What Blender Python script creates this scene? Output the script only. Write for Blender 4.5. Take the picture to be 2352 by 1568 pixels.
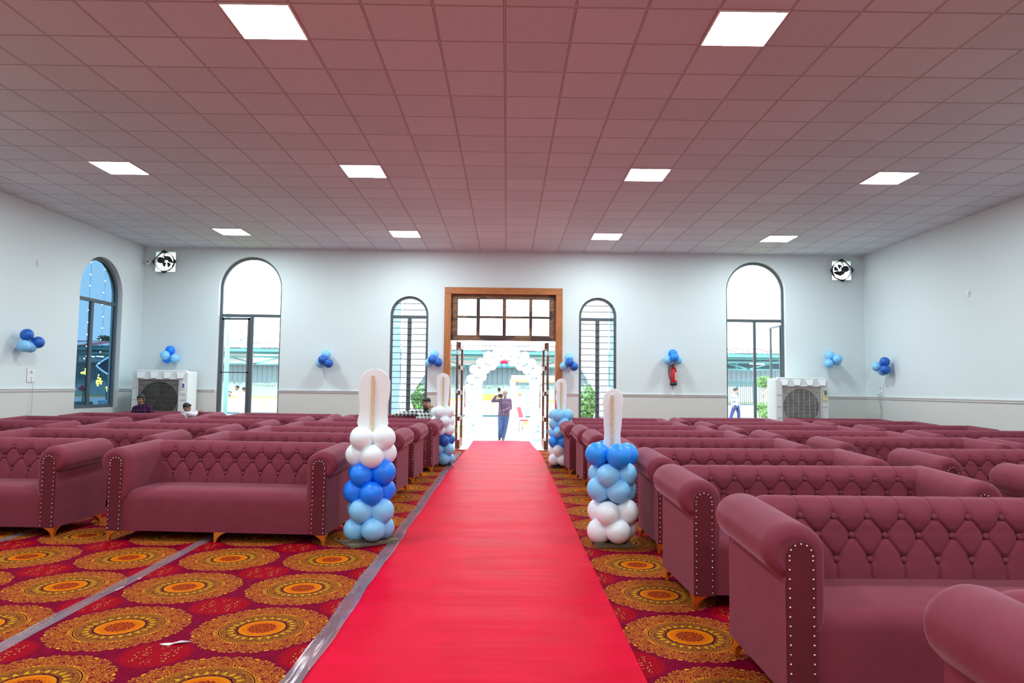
import bpy, bmesh, math, random
from math import sin, cos, pi, radians as R_, sqrt, exp, atan2
from mathutils import Vector, Matrix, Euler
from mathutils.geometry import tessellate_polygon
import numpy as np

for o in list(bpy.data.objects):
    bpy.data.objects.remove(o, do_unlink=True)
scene = bpy.context.scene
COL = scene.collection
random.seed(7)

# ------------------------------------------------------------------ camera
EYE = 1.435
cam_data = bpy.data.cameras.new('camera')
cam = bpy.data.objects.new('camera', cam_data)
COL.objects.link(cam)
cam_data.sensor_width = 36.0
cam_data.sensor_fit = 'HORIZONTAL'
cam_data.lens = 1596.1 * 36.0 / 2352.0
cam_data.clip_start = 0.05
cam_data.clip_end = 400
PITCH, YAW, ROLL = 0.0669977, 0.0065046, 0.0111787


def cam_matrix():
    cp, sp, cy, sy, cr, sr = cos(PITCH), sin(PITCH), cos(YAW), sin(YAW), cos(ROLL), sin(ROLL)
    rp = np.array([[1, 0, 0], [0, cp, sp], [0, -sp, cp]])
    ry = np.array([[cy, 0, -sy], [0, 1, 0], [sy, 0, cy]])
    rr = np.array([[cr, -sr, 0], [sr, cr, 0], [0, 0, 1]])
    r = rr @ rp @ ry                     # world (x right, y down, z forward) -> camera
    rows = [r[0], -r[1], -r[2]]          # blender camera axes: right, up, back
    cols = []
    for a in rows:
        cols.append(Vector((a[0], a[2], -a[1])))
    m = Matrix((cols[0], cols[1], cols[2])).transposed().to_4x4()
    m.translation = Vector((0, 0, EYE))
    return m


cam.matrix_world = cam_matrix()
scene.camera = cam

# ------------------------------------------------------------------ world, exposure
world = bpy.data.worlds.new('overcast_sky')
scene.world = world
world.use_nodes = True
bg = world.node_tree.nodes['Background']
bg.inputs[0].default_value = (0.90, 0.96, 1.0, 1)
bg.inputs[1].default_value = 6.0
PANEL_POWER = 84.0
scene.view_settings.view_transform = 'Standard'
scene.view_settings.look = 'None'
scene.view_settings.exposure = 0.0
scene.view_settings.gamma = 1.0
scene.view_settings.use_curve_mapping = False
scene.cycles.use_denoising = True
scene.cycles.max_bounces = 8
scene.cycles.diffuse_bounces = 5
scene.cycles.glossy_bounces = 3
scene.cycles.transmission_bounces = 4
scene.cycles.transparent_max_bounces = 12
scene.cycles.sample_clamp_indirect = 6.0
scene.cycles.caustics_reflective = False
scene.cycles.caustics_refractive = False

# ------------------------------------------------------------------ node helpers


class S:
    """a shader value socket with arithmetic"""
    def __init__(self, nt, sock):
        self.nt, self.s = nt, sock

    def _m(self, op, b=None, c=None):
        n = self.nt.nodes.new('ShaderNodeMath')
        n.operation = op
        for i, v in enumerate((self, b, c)):
            if v is None:
                continue
            if isinstance(v, S):
                self.nt.links.new(v.s, n.inputs[i])
            else:
                n.inputs[i].default_value = v
        return S(self.nt, n.outputs[0])

    def __add__(self, b): return self._m('ADD', b)
    def __sub__(self, b): return self._m('SUBTRACT', b)
    def __mul__(self, b): return self._m('MULTIPLY', b)
    def __truediv__(self, b): return self._m('DIVIDE', b)
    def rsub(self, a): return (self * -1.0) + a
    def gt(self, b): return self._m('GREATER_THAN', b)
    def lt(self, b): return self._m('LESS_THAN', b)
    def sin(self): return self._m('SINE')
    def cos(self): return self._m('COSINE')
    def abs(self): return self._m('ABSOLUTE')
    def floor(self): return self._m('FLOOR')
    def fract(self): return self._m('FRACT')
    def sqrt(self): return self._m('SQRT')
    def max(self, b): return self._m('MAXIMUM', b)
    def min(self, b): return self._m('MINIMUM', b)
    def atan2(self, b): return self._m('ARCTAN2', b)
    def sstep(self, a, b):
        n = self.nt.nodes.new('ShaderNodeMapRange')
        n.interpolation_type = 'SMOOTHSTEP'
        self.nt.links.new(self.s, n.inputs[0])
        n.inputs[1].default_value = a
        n.inputs[2].default_value = b
        return S(self.nt, n.outputs[0])


def new_mat(name):
    m = bpy.data.materials.new(name)
    m.use_nodes = True
    nt = m.node_tree
    b = nt.nodes['Principled BSDF']
    return m, nt, b


def coords(nt, kind='Object'):
    tc = nt.nodes.new('ShaderNodeTexCoord')
    sp = nt.nodes.new('ShaderNodeSeparateXYZ')
    nt.links.new(tc.outputs[kind], sp.inputs[0])
    return tc.outputs[kind], [S(nt, sp.outputs[i]) for i in range(3)]


def vec(nt, x, y, z=0.0):
    c = nt.nodes.new('ShaderNodeCombineXYZ')
    for i, v in enumerate((x, y, z)):
        if isinstance(v, S):
            nt.links.new(v.s, c.inputs[i])
        else:
            c.inputs[i].default_value = v
    return c.outputs[0]


def noise(nt, vector, scale, detail=2.0, rough=0.5, dist=0.0):
    n = nt.nodes.new('ShaderNodeTexNoise')
    n.inputs['Scale'].default_value = scale
    n.inputs['Detail'].default_value = detail
    n.inputs['Roughness'].default_value = rough
    n.inputs['Distortion'].default_value = dist
    if vector is not None:
        nt.links.new(vector, n.inputs['Vector'])
    return S(nt, n.outputs[0])


def voronoi(nt, vector, scale, feature='F1', out=0):
    n = nt.nodes.new('ShaderNodeTexVoronoi')
    n.feature = feature
    n.inputs['Scale'].default_value = scale
    nt.links.new(vector, n.inputs['Vector'])
    return S(nt, n.outputs[out])


def mixc(nt, fac, a, b):
    n = nt.nodes.new('ShaderNodeMix')
    n.data_type = 'RGBA'
    if isinstance(fac, S):
        nt.links.new(fac.s, n.inputs[0])
    else:
        n.inputs[0].default_value = fac
    for i, v in ((6, a), (7, b)):
        if isinstance(v, tuple):
            n.inputs[i].default_value = (v[0], v[1], v[2], 1)
        else:
            nt.links.new(v, n.inputs[i])
    return n.outputs[2]


def bump(nt, b, height, strength=0.3, dist=0.01):
    n = nt.nodes.new('ShaderNodeBump')
    n.inputs['Strength'].default_value = strength
    n.inputs['Distance'].default_value = dist
    nt.links.new(height.s, n.inputs['Height'])
    nt.links.new(n.outputs[0], b.inputs['Normal'])


def plain(name, col, rough=0.6, metal=0.0, sheen=0.0, sheen_col=None, spec=None, var=0.0, vscale=20.0, emit=None, es=0.0, trans=0.0, coat=0.0, sss=0.0):
    m, nt, b = new_mat(name)
    b.inputs['Base Color'].default_value = (*col, 1)
    b.inputs['Roughness'].default_value = rough
    b.inputs['Metallic'].default_value = metal
    if spec is not None:
        b.inputs['Specular IOR Level'].default_value = spec
    if sheen:
        b.inputs['Sheen Weight'].default_value = sheen
        b.inputs['Sheen Roughness'].default_value = 0.45
        b.inputs['Sheen Tint'].default_value = (*(sheen_col or (1, 1, 1)), 1)
    if coat:
        b.inputs['Coat Weight'].default_value = coat
        b.inputs['Coat Roughness'].default_value = 0.12
    if trans:
        b.inputs['Transmission Weight'].default_value = trans
    if sss:
        b.inputs['Subsurface Weight'].default_value = sss
        b.inputs['Subsurface Scale'].default_value = 0.03
    if emit:
        b.inputs['Emission Color'].default_value = (*emit, 1)
        b.inputs['Emission Strength'].default_value = es
    if var:
        v, _ = coords(nt)
        n = noise(nt, v, vscale, 3.0)
        d = tuple(max(0.0, c * (1 - var)) for c in col)
        u = tuple(min(1.0, c * (1 + var)) for c in col)
        nt.links.new(mixc(nt, n.sstep(0.3, 0.7), d, u), b.inputs['Base Color'])
    return m


# ------------------------------------------------------------------ mesh helpers


class MB:
    def __init__(self):
        self.v, self.f, self.sm, self.mi = [], [], [], []
        self.cur = 0

    def add(self, vs, fs, smooth=False):
        o = len(self.v)
        self.v += [tuple(p) for p in vs]
        for f in fs:
            self.f.append(tuple(i + o for i in f))
            self.sm.append(smooth)
            self.mi.append(self.cur)
        return self

    def mat(self, i):
        self.cur = i
        return self

    def box(self, x0, x1, y0, y1, z0, z1, M=None):
        vs = [(x, y, z) for x in (x0, x1) for y in (y0, y1) for z in (z0, z1)]
        if M is not None:
            vs = [M @ Vector(p) for p in vs]
        return self.add(vs, [(0, 1, 3, 2), (4, 6, 7, 5), (0, 4, 5, 1), (2, 3, 7, 6), (0, 2, 6, 4), (1, 5, 7, 3)])

    def bar(self, p, q, w, h=None, up=(0, 0, 1)):
        """rectangular bar from p to q"""
        p, q = Vector(p), Vector(q)
        h = h or w
        d = (q - p)
        L = d.length
        d.normalize()
        u = Vector(up)
        if abs(d.dot(u)) > 0.98:
            u = Vector((0, 1, 0))
        s = d.cross(u).normalized()
        u = s.cross(d)
        vs = []
        for c in (p, q):
            for a, b in ((-1, -1), (1, -1), (1, 1), (-1, 1)):
                vs.append(c + s * (a * w / 2) + u * (b * h / 2))
        return self.add(vs, [(0, 1, 2, 3), (7, 6, 5, 4), (0, 4, 5, 1), (1, 5, 6, 2), (2, 6, 7, 3), (3, 7, 4, 0)])

    def tube(self, pts, r, n=8, closed=False, cap=True):
        pts = [Vector(p) for p in pts]
        rs = r if isinstance(r, (list, tuple)) else [r] * len(pts)
        m = len(pts)
        rings = []
        prev = None
        for i, p in enumerate(pts):
            a = pts[(i - 1) % m] if (closed or i > 0) else p
            b = pts[(i + 1) % m] if (closed or i < m - 1) else p
            d = (b - a).normalized()
            if prev is None:
                u = Vector((0, 0, 1)) if abs(d.z) < 0.9 else Vector((0, 1, 0))
            else:
                u = prev
            s = d.cross(u)
            if s.length < 1e-5:
                s = d.cross(Vector((1, 0, 0)))
            s.normalize()
            u = s.cross(d).normalized()
            prev = u
            rings.append([p + (s * cos(2 * pi * k / n) + u * sin(2 * pi * k / n)) * rs[i] for k in range(n)])
        vs = [q for rg in rings for q in rg]
        fs = []
        for i in range(m if closed else m - 1):
            j = (i + 1) % m
            for k in range(n):
                l = (k + 1) % n
                fs.append((i * n + k, i * n + l, j * n + l, j * n + k))
        self.add(vs, fs, True)
        if cap and not closed:
            self.add(rings[0], [tuple(range(n - 1, -1, -1))])
            self.add(rings[-1], [tuple(range(n))])
        return self

    def lathe(self, prof, n=20, c=(0, 0, 0), M=None, smooth=True):
        vs, fs = [], []
        for r, z in prof:
            for k in range(n):
                vs.append(Vector((c[0] + r * cos(2 * pi * k / n), c[1] + r * sin(2 * pi * k / n), c[2] + z)))
        for i in range(len(prof) - 1):
            for k in range(n):
                l = (k + 1) % n
                fs.append((i * n + k, i * n + l, (i + 1) * n + l, (i + 1) * n + k))
        if M is not None:
            vs = [M @ p for p in vs]
        self.add(vs, fs, smooth)
        for i, rev in ((0, True), (len(prof) - 1, False)):
            if prof[i][0] > 1e-4:
                idx = list(range(i * n, i * n + n))
                self.add([vs[j] for j in idx], [tuple(reversed(range(n))) if rev else tuple(range(n))])
        return self

    def ball(self, c, r, nu=16, nv=10, M=None):
        rx, ry, rz = r if isinstance(r, (tuple, list)) else (r, r, r)
        vs = [Vector((c[0], c[1], c[2] - rz))]
        for i in range(1, nv):
            t = -pi / 2 + pi * i / nv
            for k in range(nu):
                a = 2 * pi * k / nu
                vs.append(Vector((c[0] + rx * cos(t) * cos(a), c[1] + ry * cos(t) * sin(a), c[2] + rz * sin(t))))
        vs.append(Vector((c[0], c[1], c[2] + rz)))
        if M is not None:
            vs = [M @ p for p in vs]
        fs = []
        for k in range(nu):
            fs.append((0, 1 + (k + 1) % nu, 1 + k))
        for i in range(nv - 2):
            for k in range(nu):
                l = (k + 1) % nu
                a = 1 + i * nu
                fs.append((a + k, a + l, a + nu + l, a + nu + k))
        a = 1 + (nv - 2) * nu
        top = len(vs) - 1
        for k in range(nu):
            fs.append((a + k, a + (k + 1) % nu, top))
        return self.add(vs, fs, True)

    def cone(self, p, q, r0, r1, n=12):
        """tapered capsule with round ends"""
        p, q = Vector(p), Vector(q)
        d = q - p
        L = d.length
        if L < 1e-6:
            return self.ball(p, max(r0, r1), n, 8)
        d.normalize()
        rot = d.to_track_quat('Z', 'Y').to_matrix().to_4x4()
        M = Matrix.Translation(p) @ rot
        prof = []
        for i in range(0, 5):
            t = -pi / 2 + (pi / 2) * i / 4
            prof.append((max(r0 * cos(t), 1e-5), r0 * sin(t)))
        for i in range(0, 5):
            t = (pi / 2) * i / 4
            prof.append((max(r1 * cos(t), 1e-5), L + r1 * sin(t)))
        return self.lathe(prof, n, M=M)

    def prism(self, poly, mp, d0, d1, holes=()):
        """poly (u, v) extruded from depth d0 to d1; mp(u, v, d) -> xyz"""
        loops = [list(poly)] + [list(h) for h in holes]
        tess = tessellate_polygon([[Vector((a, b, 0)) for a, b in l] for l in loops])
        flat = [p for l in loops for p in l]
        n = len(flat)
        self.add([mp(a, b, d0) for a, b in flat], [tuple(t) for t in tess])
        self.add([mp(a, b, d1) for a, b in flat], [tuple(reversed(t)) for t in tess])
        for l in loops:
            m = len(l)
            vs = [mp(a, b, d0) for a, b in l] + [mp(a, b, d1) for a, b in l]
            self.add(vs, [(i, (i + 1) % m, m + (i + 1) % m, m + i) for i in range(m)])
        return self

    def mesh(self, name, mats, fix=True):
        me = bpy.data.meshes.new(name)
        me.from_pydata(self.v, [], self.f)
        if not isinstance(mats, (list, tuple)):
            mats = [mats]
        for m in mats:
            me.materials.append(m)
        me.polygons.foreach_set('use_smooth', self.sm)
        me.polygons.foreach_set('material_index', self.mi)
        if fix:
            b = bmesh.new()
            b.from_mesh(me)
            bmesh.ops.remove_doubles(b, verts=b.verts, dist=1e-5)
            bmesh.ops.recalc_face_normals(b, faces=b.faces)
            b.to_mesh(me)
            b.free()
        me.update()
        return me

    def build(self, name, mats, parent=None, loc=None, rz=0.0, bevel=0.0, fix=True, label=None):
        o = bpy.data.objects.new(name, self.mesh(name, mats, fix))
        COL.objects.link(o)
        if parent is not None:
            o.parent = parent
        if loc is not None:
            o.location = loc
        o.rotation_euler.z = rz
        if bevel:
            md = o.modifiers.new('soft_edge', 'BEVEL')
            md.width = bevel
            md.segments = 3
            md.limit_method = 'ANGLE'
            md.angle_limit = R_(40)
            for p in o.data.polygons:
                p.use_smooth = True
            wn = o.modifiers.new('normals', 'WEIGHTED_NORMAL')
            wn.keep_sharp = True
        if label:
            o['label'] = label
        return o


def tag(o, label=None, cat=None, group=None, kind=None):
    if label:
        o['label'] = label
    if cat:
        o['category'] = cat
    if group:
        o['group'] = group
    if kind:
        o['kind'] = kind
    return o


def thing(name, label, cat, loc=(0, 0, 0), rz=0.0, group=None, kind=None):
    o = bpy.data.objects.new(name, None)
    o.empty_display_size = 0.2
    COL.objects.link(o)
    o.location = loc
    o.rotation_euler.z = rz
    return tag(o, label, cat, group, kind)


def copy_tree(o, parent=None):
    c = o.copy()
    COL.objects.link(c)
    if parent is not None:
        c.parent = parent
        c.matrix_parent_inverse = o.matrix_parent_inverse
    for ch in list(KIDS.get(o.name, [])):
        copy_tree(ch, c)
    return c


KIDS = {}


def index_kids(o):
    KIDS[o.name] = list(o.children)
    for ch in o.children:
        index_kids(ch)


# pixel of the 2352 x 1568 frame -> point on a plane (used only to lay out measured positions)
_MI = cam.matrix_world.to_3x3()


def ray(px, py):
    return (_MI @ Vector(((px - 1176) / 1596.1, -(py - 784) / 1596.1, -1.0)))


def on_y(px, py, Y):
    d = ray(px, py)
    t = Y / d.y
    return Vector((d.x * t, Y, EYE + d.z * t))


def on_x(px, py, X):
    d = ray(px, py)
    t = X / d.x
    return Vector((X, d.y * t, EYE + d.z * t))


def on_z(px, py, Z):
    d = ray(px, py)
    t = (Z - EYE) / d.z
    return Vector((d.x * t, d.y * t, Z))

# ------------------------------------------------------------------ materials
XL, XR, YB, YF, ZC = -8.46, 8.30, 16.05, -9.0, 4.618
PHI = 0.0


def mat_velvet(name, col, sheen=0.35):
    m, nt, b = new_mat(name)
    v, _ = coords(nt)
    n = noise(nt, v, 9.0, 3.0, 0.6)
    d = tuple(c * 0.95 for c in col)
    u = tuple(c * 1.05 for c in col)
    nt.links.new(mixc(nt, n.sstep(0.3, 0.7), d, u), b.inputs['Base Color'])
    b.inputs['Roughness'].default_value = 0.85
    b.inputs['Specular IOR Level'].default_value = 0.15
    b.inputs['Sheen Weight'].default_value = sheen
    b.inputs['Sheen Roughness'].default_value = 0.35
    b.inputs['Sheen Tint'].default_value = (1.0, 0.62, 0.74, 1)
    bump(nt, b, noise(nt, v, 420.0, 2.0), 0.08, 0.002)
    return m


def mat_wall(name='painted_wall'):
    m, nt, b = new_mat(name)
    v, (x, y, z) = coords(nt)
    n = noise(nt, v, 1.2, 3.0)
    c = mixc(nt, z.gt(1.30), (0.64, 0.645, 0.615), (0.72, 0.80, 0.81))
    c2 = mixc(nt, n.sstep(0.2, 0.8) * 0.10, c, (0.70, 0.72, 0.70))
    nt.links.new(c2, b.inputs['Base Color'])
    b.inputs['Roughness'].default_value = 0.55
    b.inputs['Specular IOR Level'].default_value = 0.3
    bump(nt, b, noise(nt, v, 90.0, 2.0), 0.05, 0.002)
    return m


def mat_ceiling():
    m, nt, b = new_mat('ceiling_tiles')
    v, (x, y, z) = coords(nt)
    u = (x + 0.0575 + 600.0) / 0.6
    w = (y - 5.6113 + 600.0) / 0.6
    du = (u.fract() - 0.5).abs().rsub(0.5) * 0.6       # distance to a seam, metres
    dw = (w.fract() - 0.5).abs().rsub(0.5) * 0.6
    d = du.min(dw)
    wn = nt.nodes.new('ShaderNodeTexWhiteNoise')
    nt.links.new(vec(nt, u.floor(), w.floor()), wn.inputs['Vector'])
    tone = S(nt, wn.outputs[0])
    tile = mixc(nt, tone, (0.61, 0.655, 0.71), (0.68, 0.725, 0.78))
    # embossed lozenge emboss of the vinyl faced tile
    e = ((x * 62.8).sin() * (y * 62.8).sin())
    f = ((x + y) * 21.0).sin() * ((x - y) * 21.0).sin()
    tile = mixc(nt, e.sstep(-0.2, 0.6) * 0.05 + f.sstep(0.0, 0.8) * 0.06, tile, (0.44, 0.44, 0.48))
    gap = mixc(nt, d.lt(0.0045), (0.22, 0.20, 0.20), (0.66, 0.65, 0.65))
    nt.links.new(mixc(nt, d.lt(0.011), tile, gap), b.inputs['Base Color'])
    b.inputs['Roughness'].default_value = 0.7
    b.inputs['Specular IOR Level'].default_value = 0.25
    bump(nt, b, e * 0.3 + d.sstep(0.006, 0.014), 0.25, 0.004)
    return m


def mat_floor():
    """printed hall carpet: square lattice of gilt medallions with small red rosettes between them"""
    m, nt, b = new_mat('medallion_carpet')
    v, (x, y, z) = coords(nt)
    right = x.gt(0.0)
    u = (x + right * (-1.0 - 2.275 + 3.36 - 0.085) + (2.275 + 84.0)) / 0.84
    w = (y + right * 0.08 + (-4.235 + 82.5)) / 0.825
    lx = ((u + 0.5).fract() - 0.5) * 0.84
    ly = ((w + 0.5).fract() - 0.5) * 0.825
    sx = (u.fract() - 0.5) * 0.84
    sy = (w.fract() - 0.5) * 0.825
    r = (lx * lx + ly * ly).sqrt() / 0.375
    th = ly.atan2(lx)
    # eight-fold kaleidoscope coordinates keep every medallion symmetric
    seg = ((th * (8.0 / (2 * pi)) + 8.0).fract() - 0.5).abs() * (2 * pi / 8.0)
    kx = seg.cos() * r * 0.375
    ky = seg.sin() * r * 0.375
    lv = vec(nt, kx, ky, 0.0)
    wob = (th * 16.0).cos() * 0.020 + (th * 40.0).cos() * 0.012
    rr = r + wob
    ORANGE = (0.62, 0.235, 0.012)
    AMBER = (0.72, 0.34, 0.018)
    MAROON = (0.085, 0.002, 0.012)
    # ground with a faint darker and redder bloom
    g = noise(nt, vec(nt, x, y), 26.0, 3.0, 0.6)
    g2 = voronoi(nt, vec(nt, x, y), 17.0)
    col = mixc(nt, g.sstep(0.42, 0.62), (0.185, 0.0004, 0.024), (0.270, 0.0004, 0.026))
    col = mixc(nt, g2.lt(0.15) * g.gt(0.5), col, (0.38, 0.002, 0.016))
    # rosette
    rs = (sx * sx + sy * sy).sqrt() / 0.172
    ts = sy.atan2(sx)
    ros = mixc(nt, noise(nt, vec(nt, sx.abs(), sy.abs()), 55.0, 2.0).gt(0.56), (0.40, 0.002, 0.012), (0.27, 0.0008, 0.012))
    col = mixc(nt, rs.lt(1.0), col, ros)
    col = mixc(nt, (rs - 1.05).abs().lt(0.03), col, (0.33, 0.001, 0.016))
    dots = voronoi(nt, vec(nt, sx.abs(), sy.abs()), 56.0)
    ring = (rs - (ts * 8.0).cos() * 0.16 - 0.50).abs().lt(0.20)
    col = mixc(nt, dots.lt(0.25) * ring.max(rs.lt(0.16)), col, (0.60, 0.42, 0.13))
    # outer filigree: scrolling gilt lines on crimson, lace edge
    n1 = noise(nt, lv, 12.0, 0.4, 0.4, 1.7)
    c1 = ((n1 * 8.5).fract() - 0.5).abs()
    n2 = noise(nt, lv, 24.0, 0.3, 0.4, 1.2)
    c2 = ((n2 * 6.0).fract() - 0.5).abs()
    fil = mixc(nt, c2.lt(0.11), (0.25, 0.002, 0.018), (0.46, 0.115, 0.008))
    fil = mixc(nt, c1.lt(0.115), fil, ORANGE)
    fil = mixc(nt, c1.lt(0.06), fil, (0.86, 0.40, 0.02))
    fringe = rr.lt(0.93) + rr.lt(1.03) * c1.lt(0.22) + rr.lt(1.0) * c2.lt(0.16)
    col = mixc(nt, fringe.min(1.0), col, fil)
    # inner band of fine gilt tracery on maroon
    n3 = noise(nt, lv, 34.0, 0.4, 0.4, 1.2)
    c3 = ((n3 * 7.0).fract() - 0.5).abs()
    band = mixc(nt, c3.lt(0.25), (0.12, 0.003, 0.016), (0.46, 0.16, 0.014))
    tooth = (th * 24.0).cos()
    band = mixc(nt, tooth.gt((r - 0.44) * 13.0 - 0.1) * (r - 0.475).abs().lt(0.045) * (th * 4.0).cos().abs().gt(0.16), band, (0.66, 0.36, 0.012))
    band = mixc(nt, (th * 8.0).cos().gt((r - 0.375) * 5.0 + 0.80) * r.lt(0.50), band, (0.055, 0.001, 0.020))
    col = mixc(nt, r.lt(0.665), col, MAROON)
    col = mixc(nt, (r - 0.655).abs().lt(0.008), col, ORANGE)
    col = mixc(nt, r.lt(0.628), col, ORANGE)
    col = mixc(nt, r.lt(0.615), col, band)
    col = mixc(nt, r.lt(0.385), col, MAROON)
    # bright centre disc with a dark eight-petal knot
    n4 = noise(nt, lv, 46.0, 0.5, 0.5, 1.0)
    c4 = ((n4 * 5.0).fract() - 0.5).abs()
    disc = mixc(nt, r.sstep(0.06, 0.34), (0.72, 0.10, 0.003), (0.79, 0.20, 0.002))
    disc = mixc(nt, c4.lt(0.10) * (r - 0.25).abs().lt(0.055), disc, (0.46, 0.05, 0.003))
    pet = (th * 8.0).cos().abs() * 0.05
    disc = mixc(nt, c4.gt(0.30) * r.lt(0.20), disc, (0.36, 0.045, 0.006))
    disc = mixc(nt, (r - 0.15 - pet).abs().lt(0.018), disc, (0.20, 0.012, 0.010))
    disc = mixc(nt, (r - 0.085).abs().lt(0.014), disc, (0.24, 0.02, 0.010))
    disc = mixc(nt, (th * 8.0).sin().abs().lt(0.18) * (r - 0.12).abs().lt(0.04), disc, (0.22, 0.02, 0.010))
    col = mixc(nt, r.lt(0.356), col, (0.66, 0.24, 0.01))
    col = mixc(nt, r.lt(0.342), col, disc)
    col = mixc(nt, 0.26, col, (0.0, 0.0, 0.0))
    nt.links.new(col, b.inputs['Base Color'])
    b.inputs['Roughness'].default_value = 0.8
    b.inputs['Specular IOR Level'].default_value = 0.03
    bump(nt, b, noise(nt, vec(nt, x, y), 260.0, 2.0), 0.10, 0.003)
    return m


def mat_runner():
    m, nt, b = new_mat('crimson_felt')
    v, (x, y, z) = coords(nt)
    n = noise(nt, vec(nt, x, y), 3.0, 4.0)
    rip = noise(nt, vec(nt, x * 0.35, y * 2.2), 1.6, 2.0)
    c = mixc(nt, n.sstep(0.3, 0.75), (0.60, 0.0002, 0.024), (0.68, 0.0003, 0.032))
    fl = voronoi(nt, vec(nt, x, y), 3.1)
    c = mixc(nt, fl.lt(0.012), c, (0.85, 0.72, 0.72))
    nt.links.new(c, b.inputs['Base Color'])
    b.inputs['Roughness'].default_value = 0.40
    b.inputs['Specular IOR Level'].default_value = 0.018
    bump(nt, b, rip * 1.0 + noise(nt, vec(nt, x, y), 300.0, 2.0) * 0.04, 0.35, 0.05)
    return m


def mat_wood(name, a, c, scale=3.0, axis=0, rough=0.45, black=0.0):
    m, nt, b = new_mat(name)
    v, (x, y, z) = coords(nt)
    p = [x, y, z]
    q = [t * (0.18 if i == axis else 1.0) for i, t in enumerate(p)]
    n = noise(nt, vec(nt, q[0], q[1], q[2]), scale * 6, 4.0, 0.6, 1.2)
    g = ((n * 9.0).fract() - 0.5).abs() * 2.0
    col = mixc(nt, g.sstep(0.1, 0.9) * 0.5 + n.sstep(0.35, 0.65) * 0.5, a, c)
    if black:
        s = noise(nt, vec(nt, x, y, z), 2.4, 1.0)
        col = mixc(nt, s.sstep(0.50, 0.55) * black, col, (0.035, 0.022, 0.022))
    nt.links.new(col, b.inputs['Base Color'])
    b.inputs['Roughness'].default_value = rough
    return m


def mat_glass(name, tint=(0.96, 0.98, 0.98), gloss=0.06):
    m = bpy.data.materials.new(name)
    m.use_nodes = True
    nt = m.node_tree
    nt.nodes.remove(nt.nodes['Principled BSDF'])
    out = nt.nodes['Material Output']
    t = nt.nodes.new('ShaderNodeBsdfTransparent')
    t.inputs[0].default_value = (*tint, 1)
    g = nt.nodes.new('ShaderNodeBsdfGlossy')
    g.inputs['Roughness'].default_value = 0.02
    mx = nt.nodes.new('ShaderNodeMixShader')
    mx.inputs[0].default_value = gloss
    nt.links.new(t.outputs[0], mx.inputs[1])
    nt.links.new(g.outputs[0], mx.inputs[2])
    nt.links.new(mx.outputs[0], out.inputs[0])
    return m


def mat_tape():
    m = bpy.data.materials.new('clear_plastic_film')
    m.use_nodes = True
    nt = m.node_tree
    nt.nodes.remove(nt.nodes['Principled BSDF'])
    out = nt.nodes['Material Output']
    v, (x, y, z) = coords(nt)
    t = nt.nodes.new('ShaderNodeBsdfTransparent')
    t.inputs[0].default_value = (0.93, 0.93, 0.95, 1)
    d = nt.nodes.new('ShaderNodeBsdfDiffuse')
    d.inputs[0].default_value = (0.56, 0.50, 0.60, 1)
    g = nt.nodes.new('ShaderNodeBsdfGlossy')
    g.inputs['Roughness'].default_value = 0.13
    bp = nt.nodes.new('ShaderNodeBump')
    bp.inputs['Strength'].default_value = 0.7
    bp.inputs['Distance'].default_value = 0.02
    h = noise(nt, vec(nt, x * 3.0, y * 0.5), 3.6, 1.5, 0.5, 0.6)
    nt.links.new(h.s, bp.inputs['Height'])
    nt.links.new(bp.outputs[0], g.inputs['Normal'])
    m1 = nt.nodes.new('ShaderNodeMixShader')
    m1.inputs[0].default_value = 0.24
    nt.links.new(t.outputs[0], m1.inputs[1])
    nt.links.new(d.outputs[0], m1.inputs[2])
    m2 = nt.nodes.new('ShaderNodeMixShader')
    m2.inputs[0].default_value = 0.22
    nt.links.new(m1.outputs[0], m2.inputs[1])
    nt.links.new(g.outputs[0], m2.inputs[2])
    nt.links.new(m2.outputs[0], out.inputs[0])
    return m


def mat_check(name, a, c, d, cell, line=0.5):
    """woven check shirt cloth: dark bands of two widths over a light ground (object space)"""
    m, nt, b = new_mat(name)
    v, (x, y, z) = coords(nt)
    fx = ((x + y * 0.6 + 50.0) / cell).fract().lt(line)
    fz = ((z + 50.0) / cell).fract().lt(line)
    col = mixc(nt, (fx + fz) * 0.5, a, c)
    col = mixc(nt, fx * fz, col, d)
    nt.links.new(col, b.inputs['Base Color'])
    b.inputs['Roughness'].default_value = 0.85
    b.inputs['Specular IOR Level'].default_value = 0.15
    return m


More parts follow.
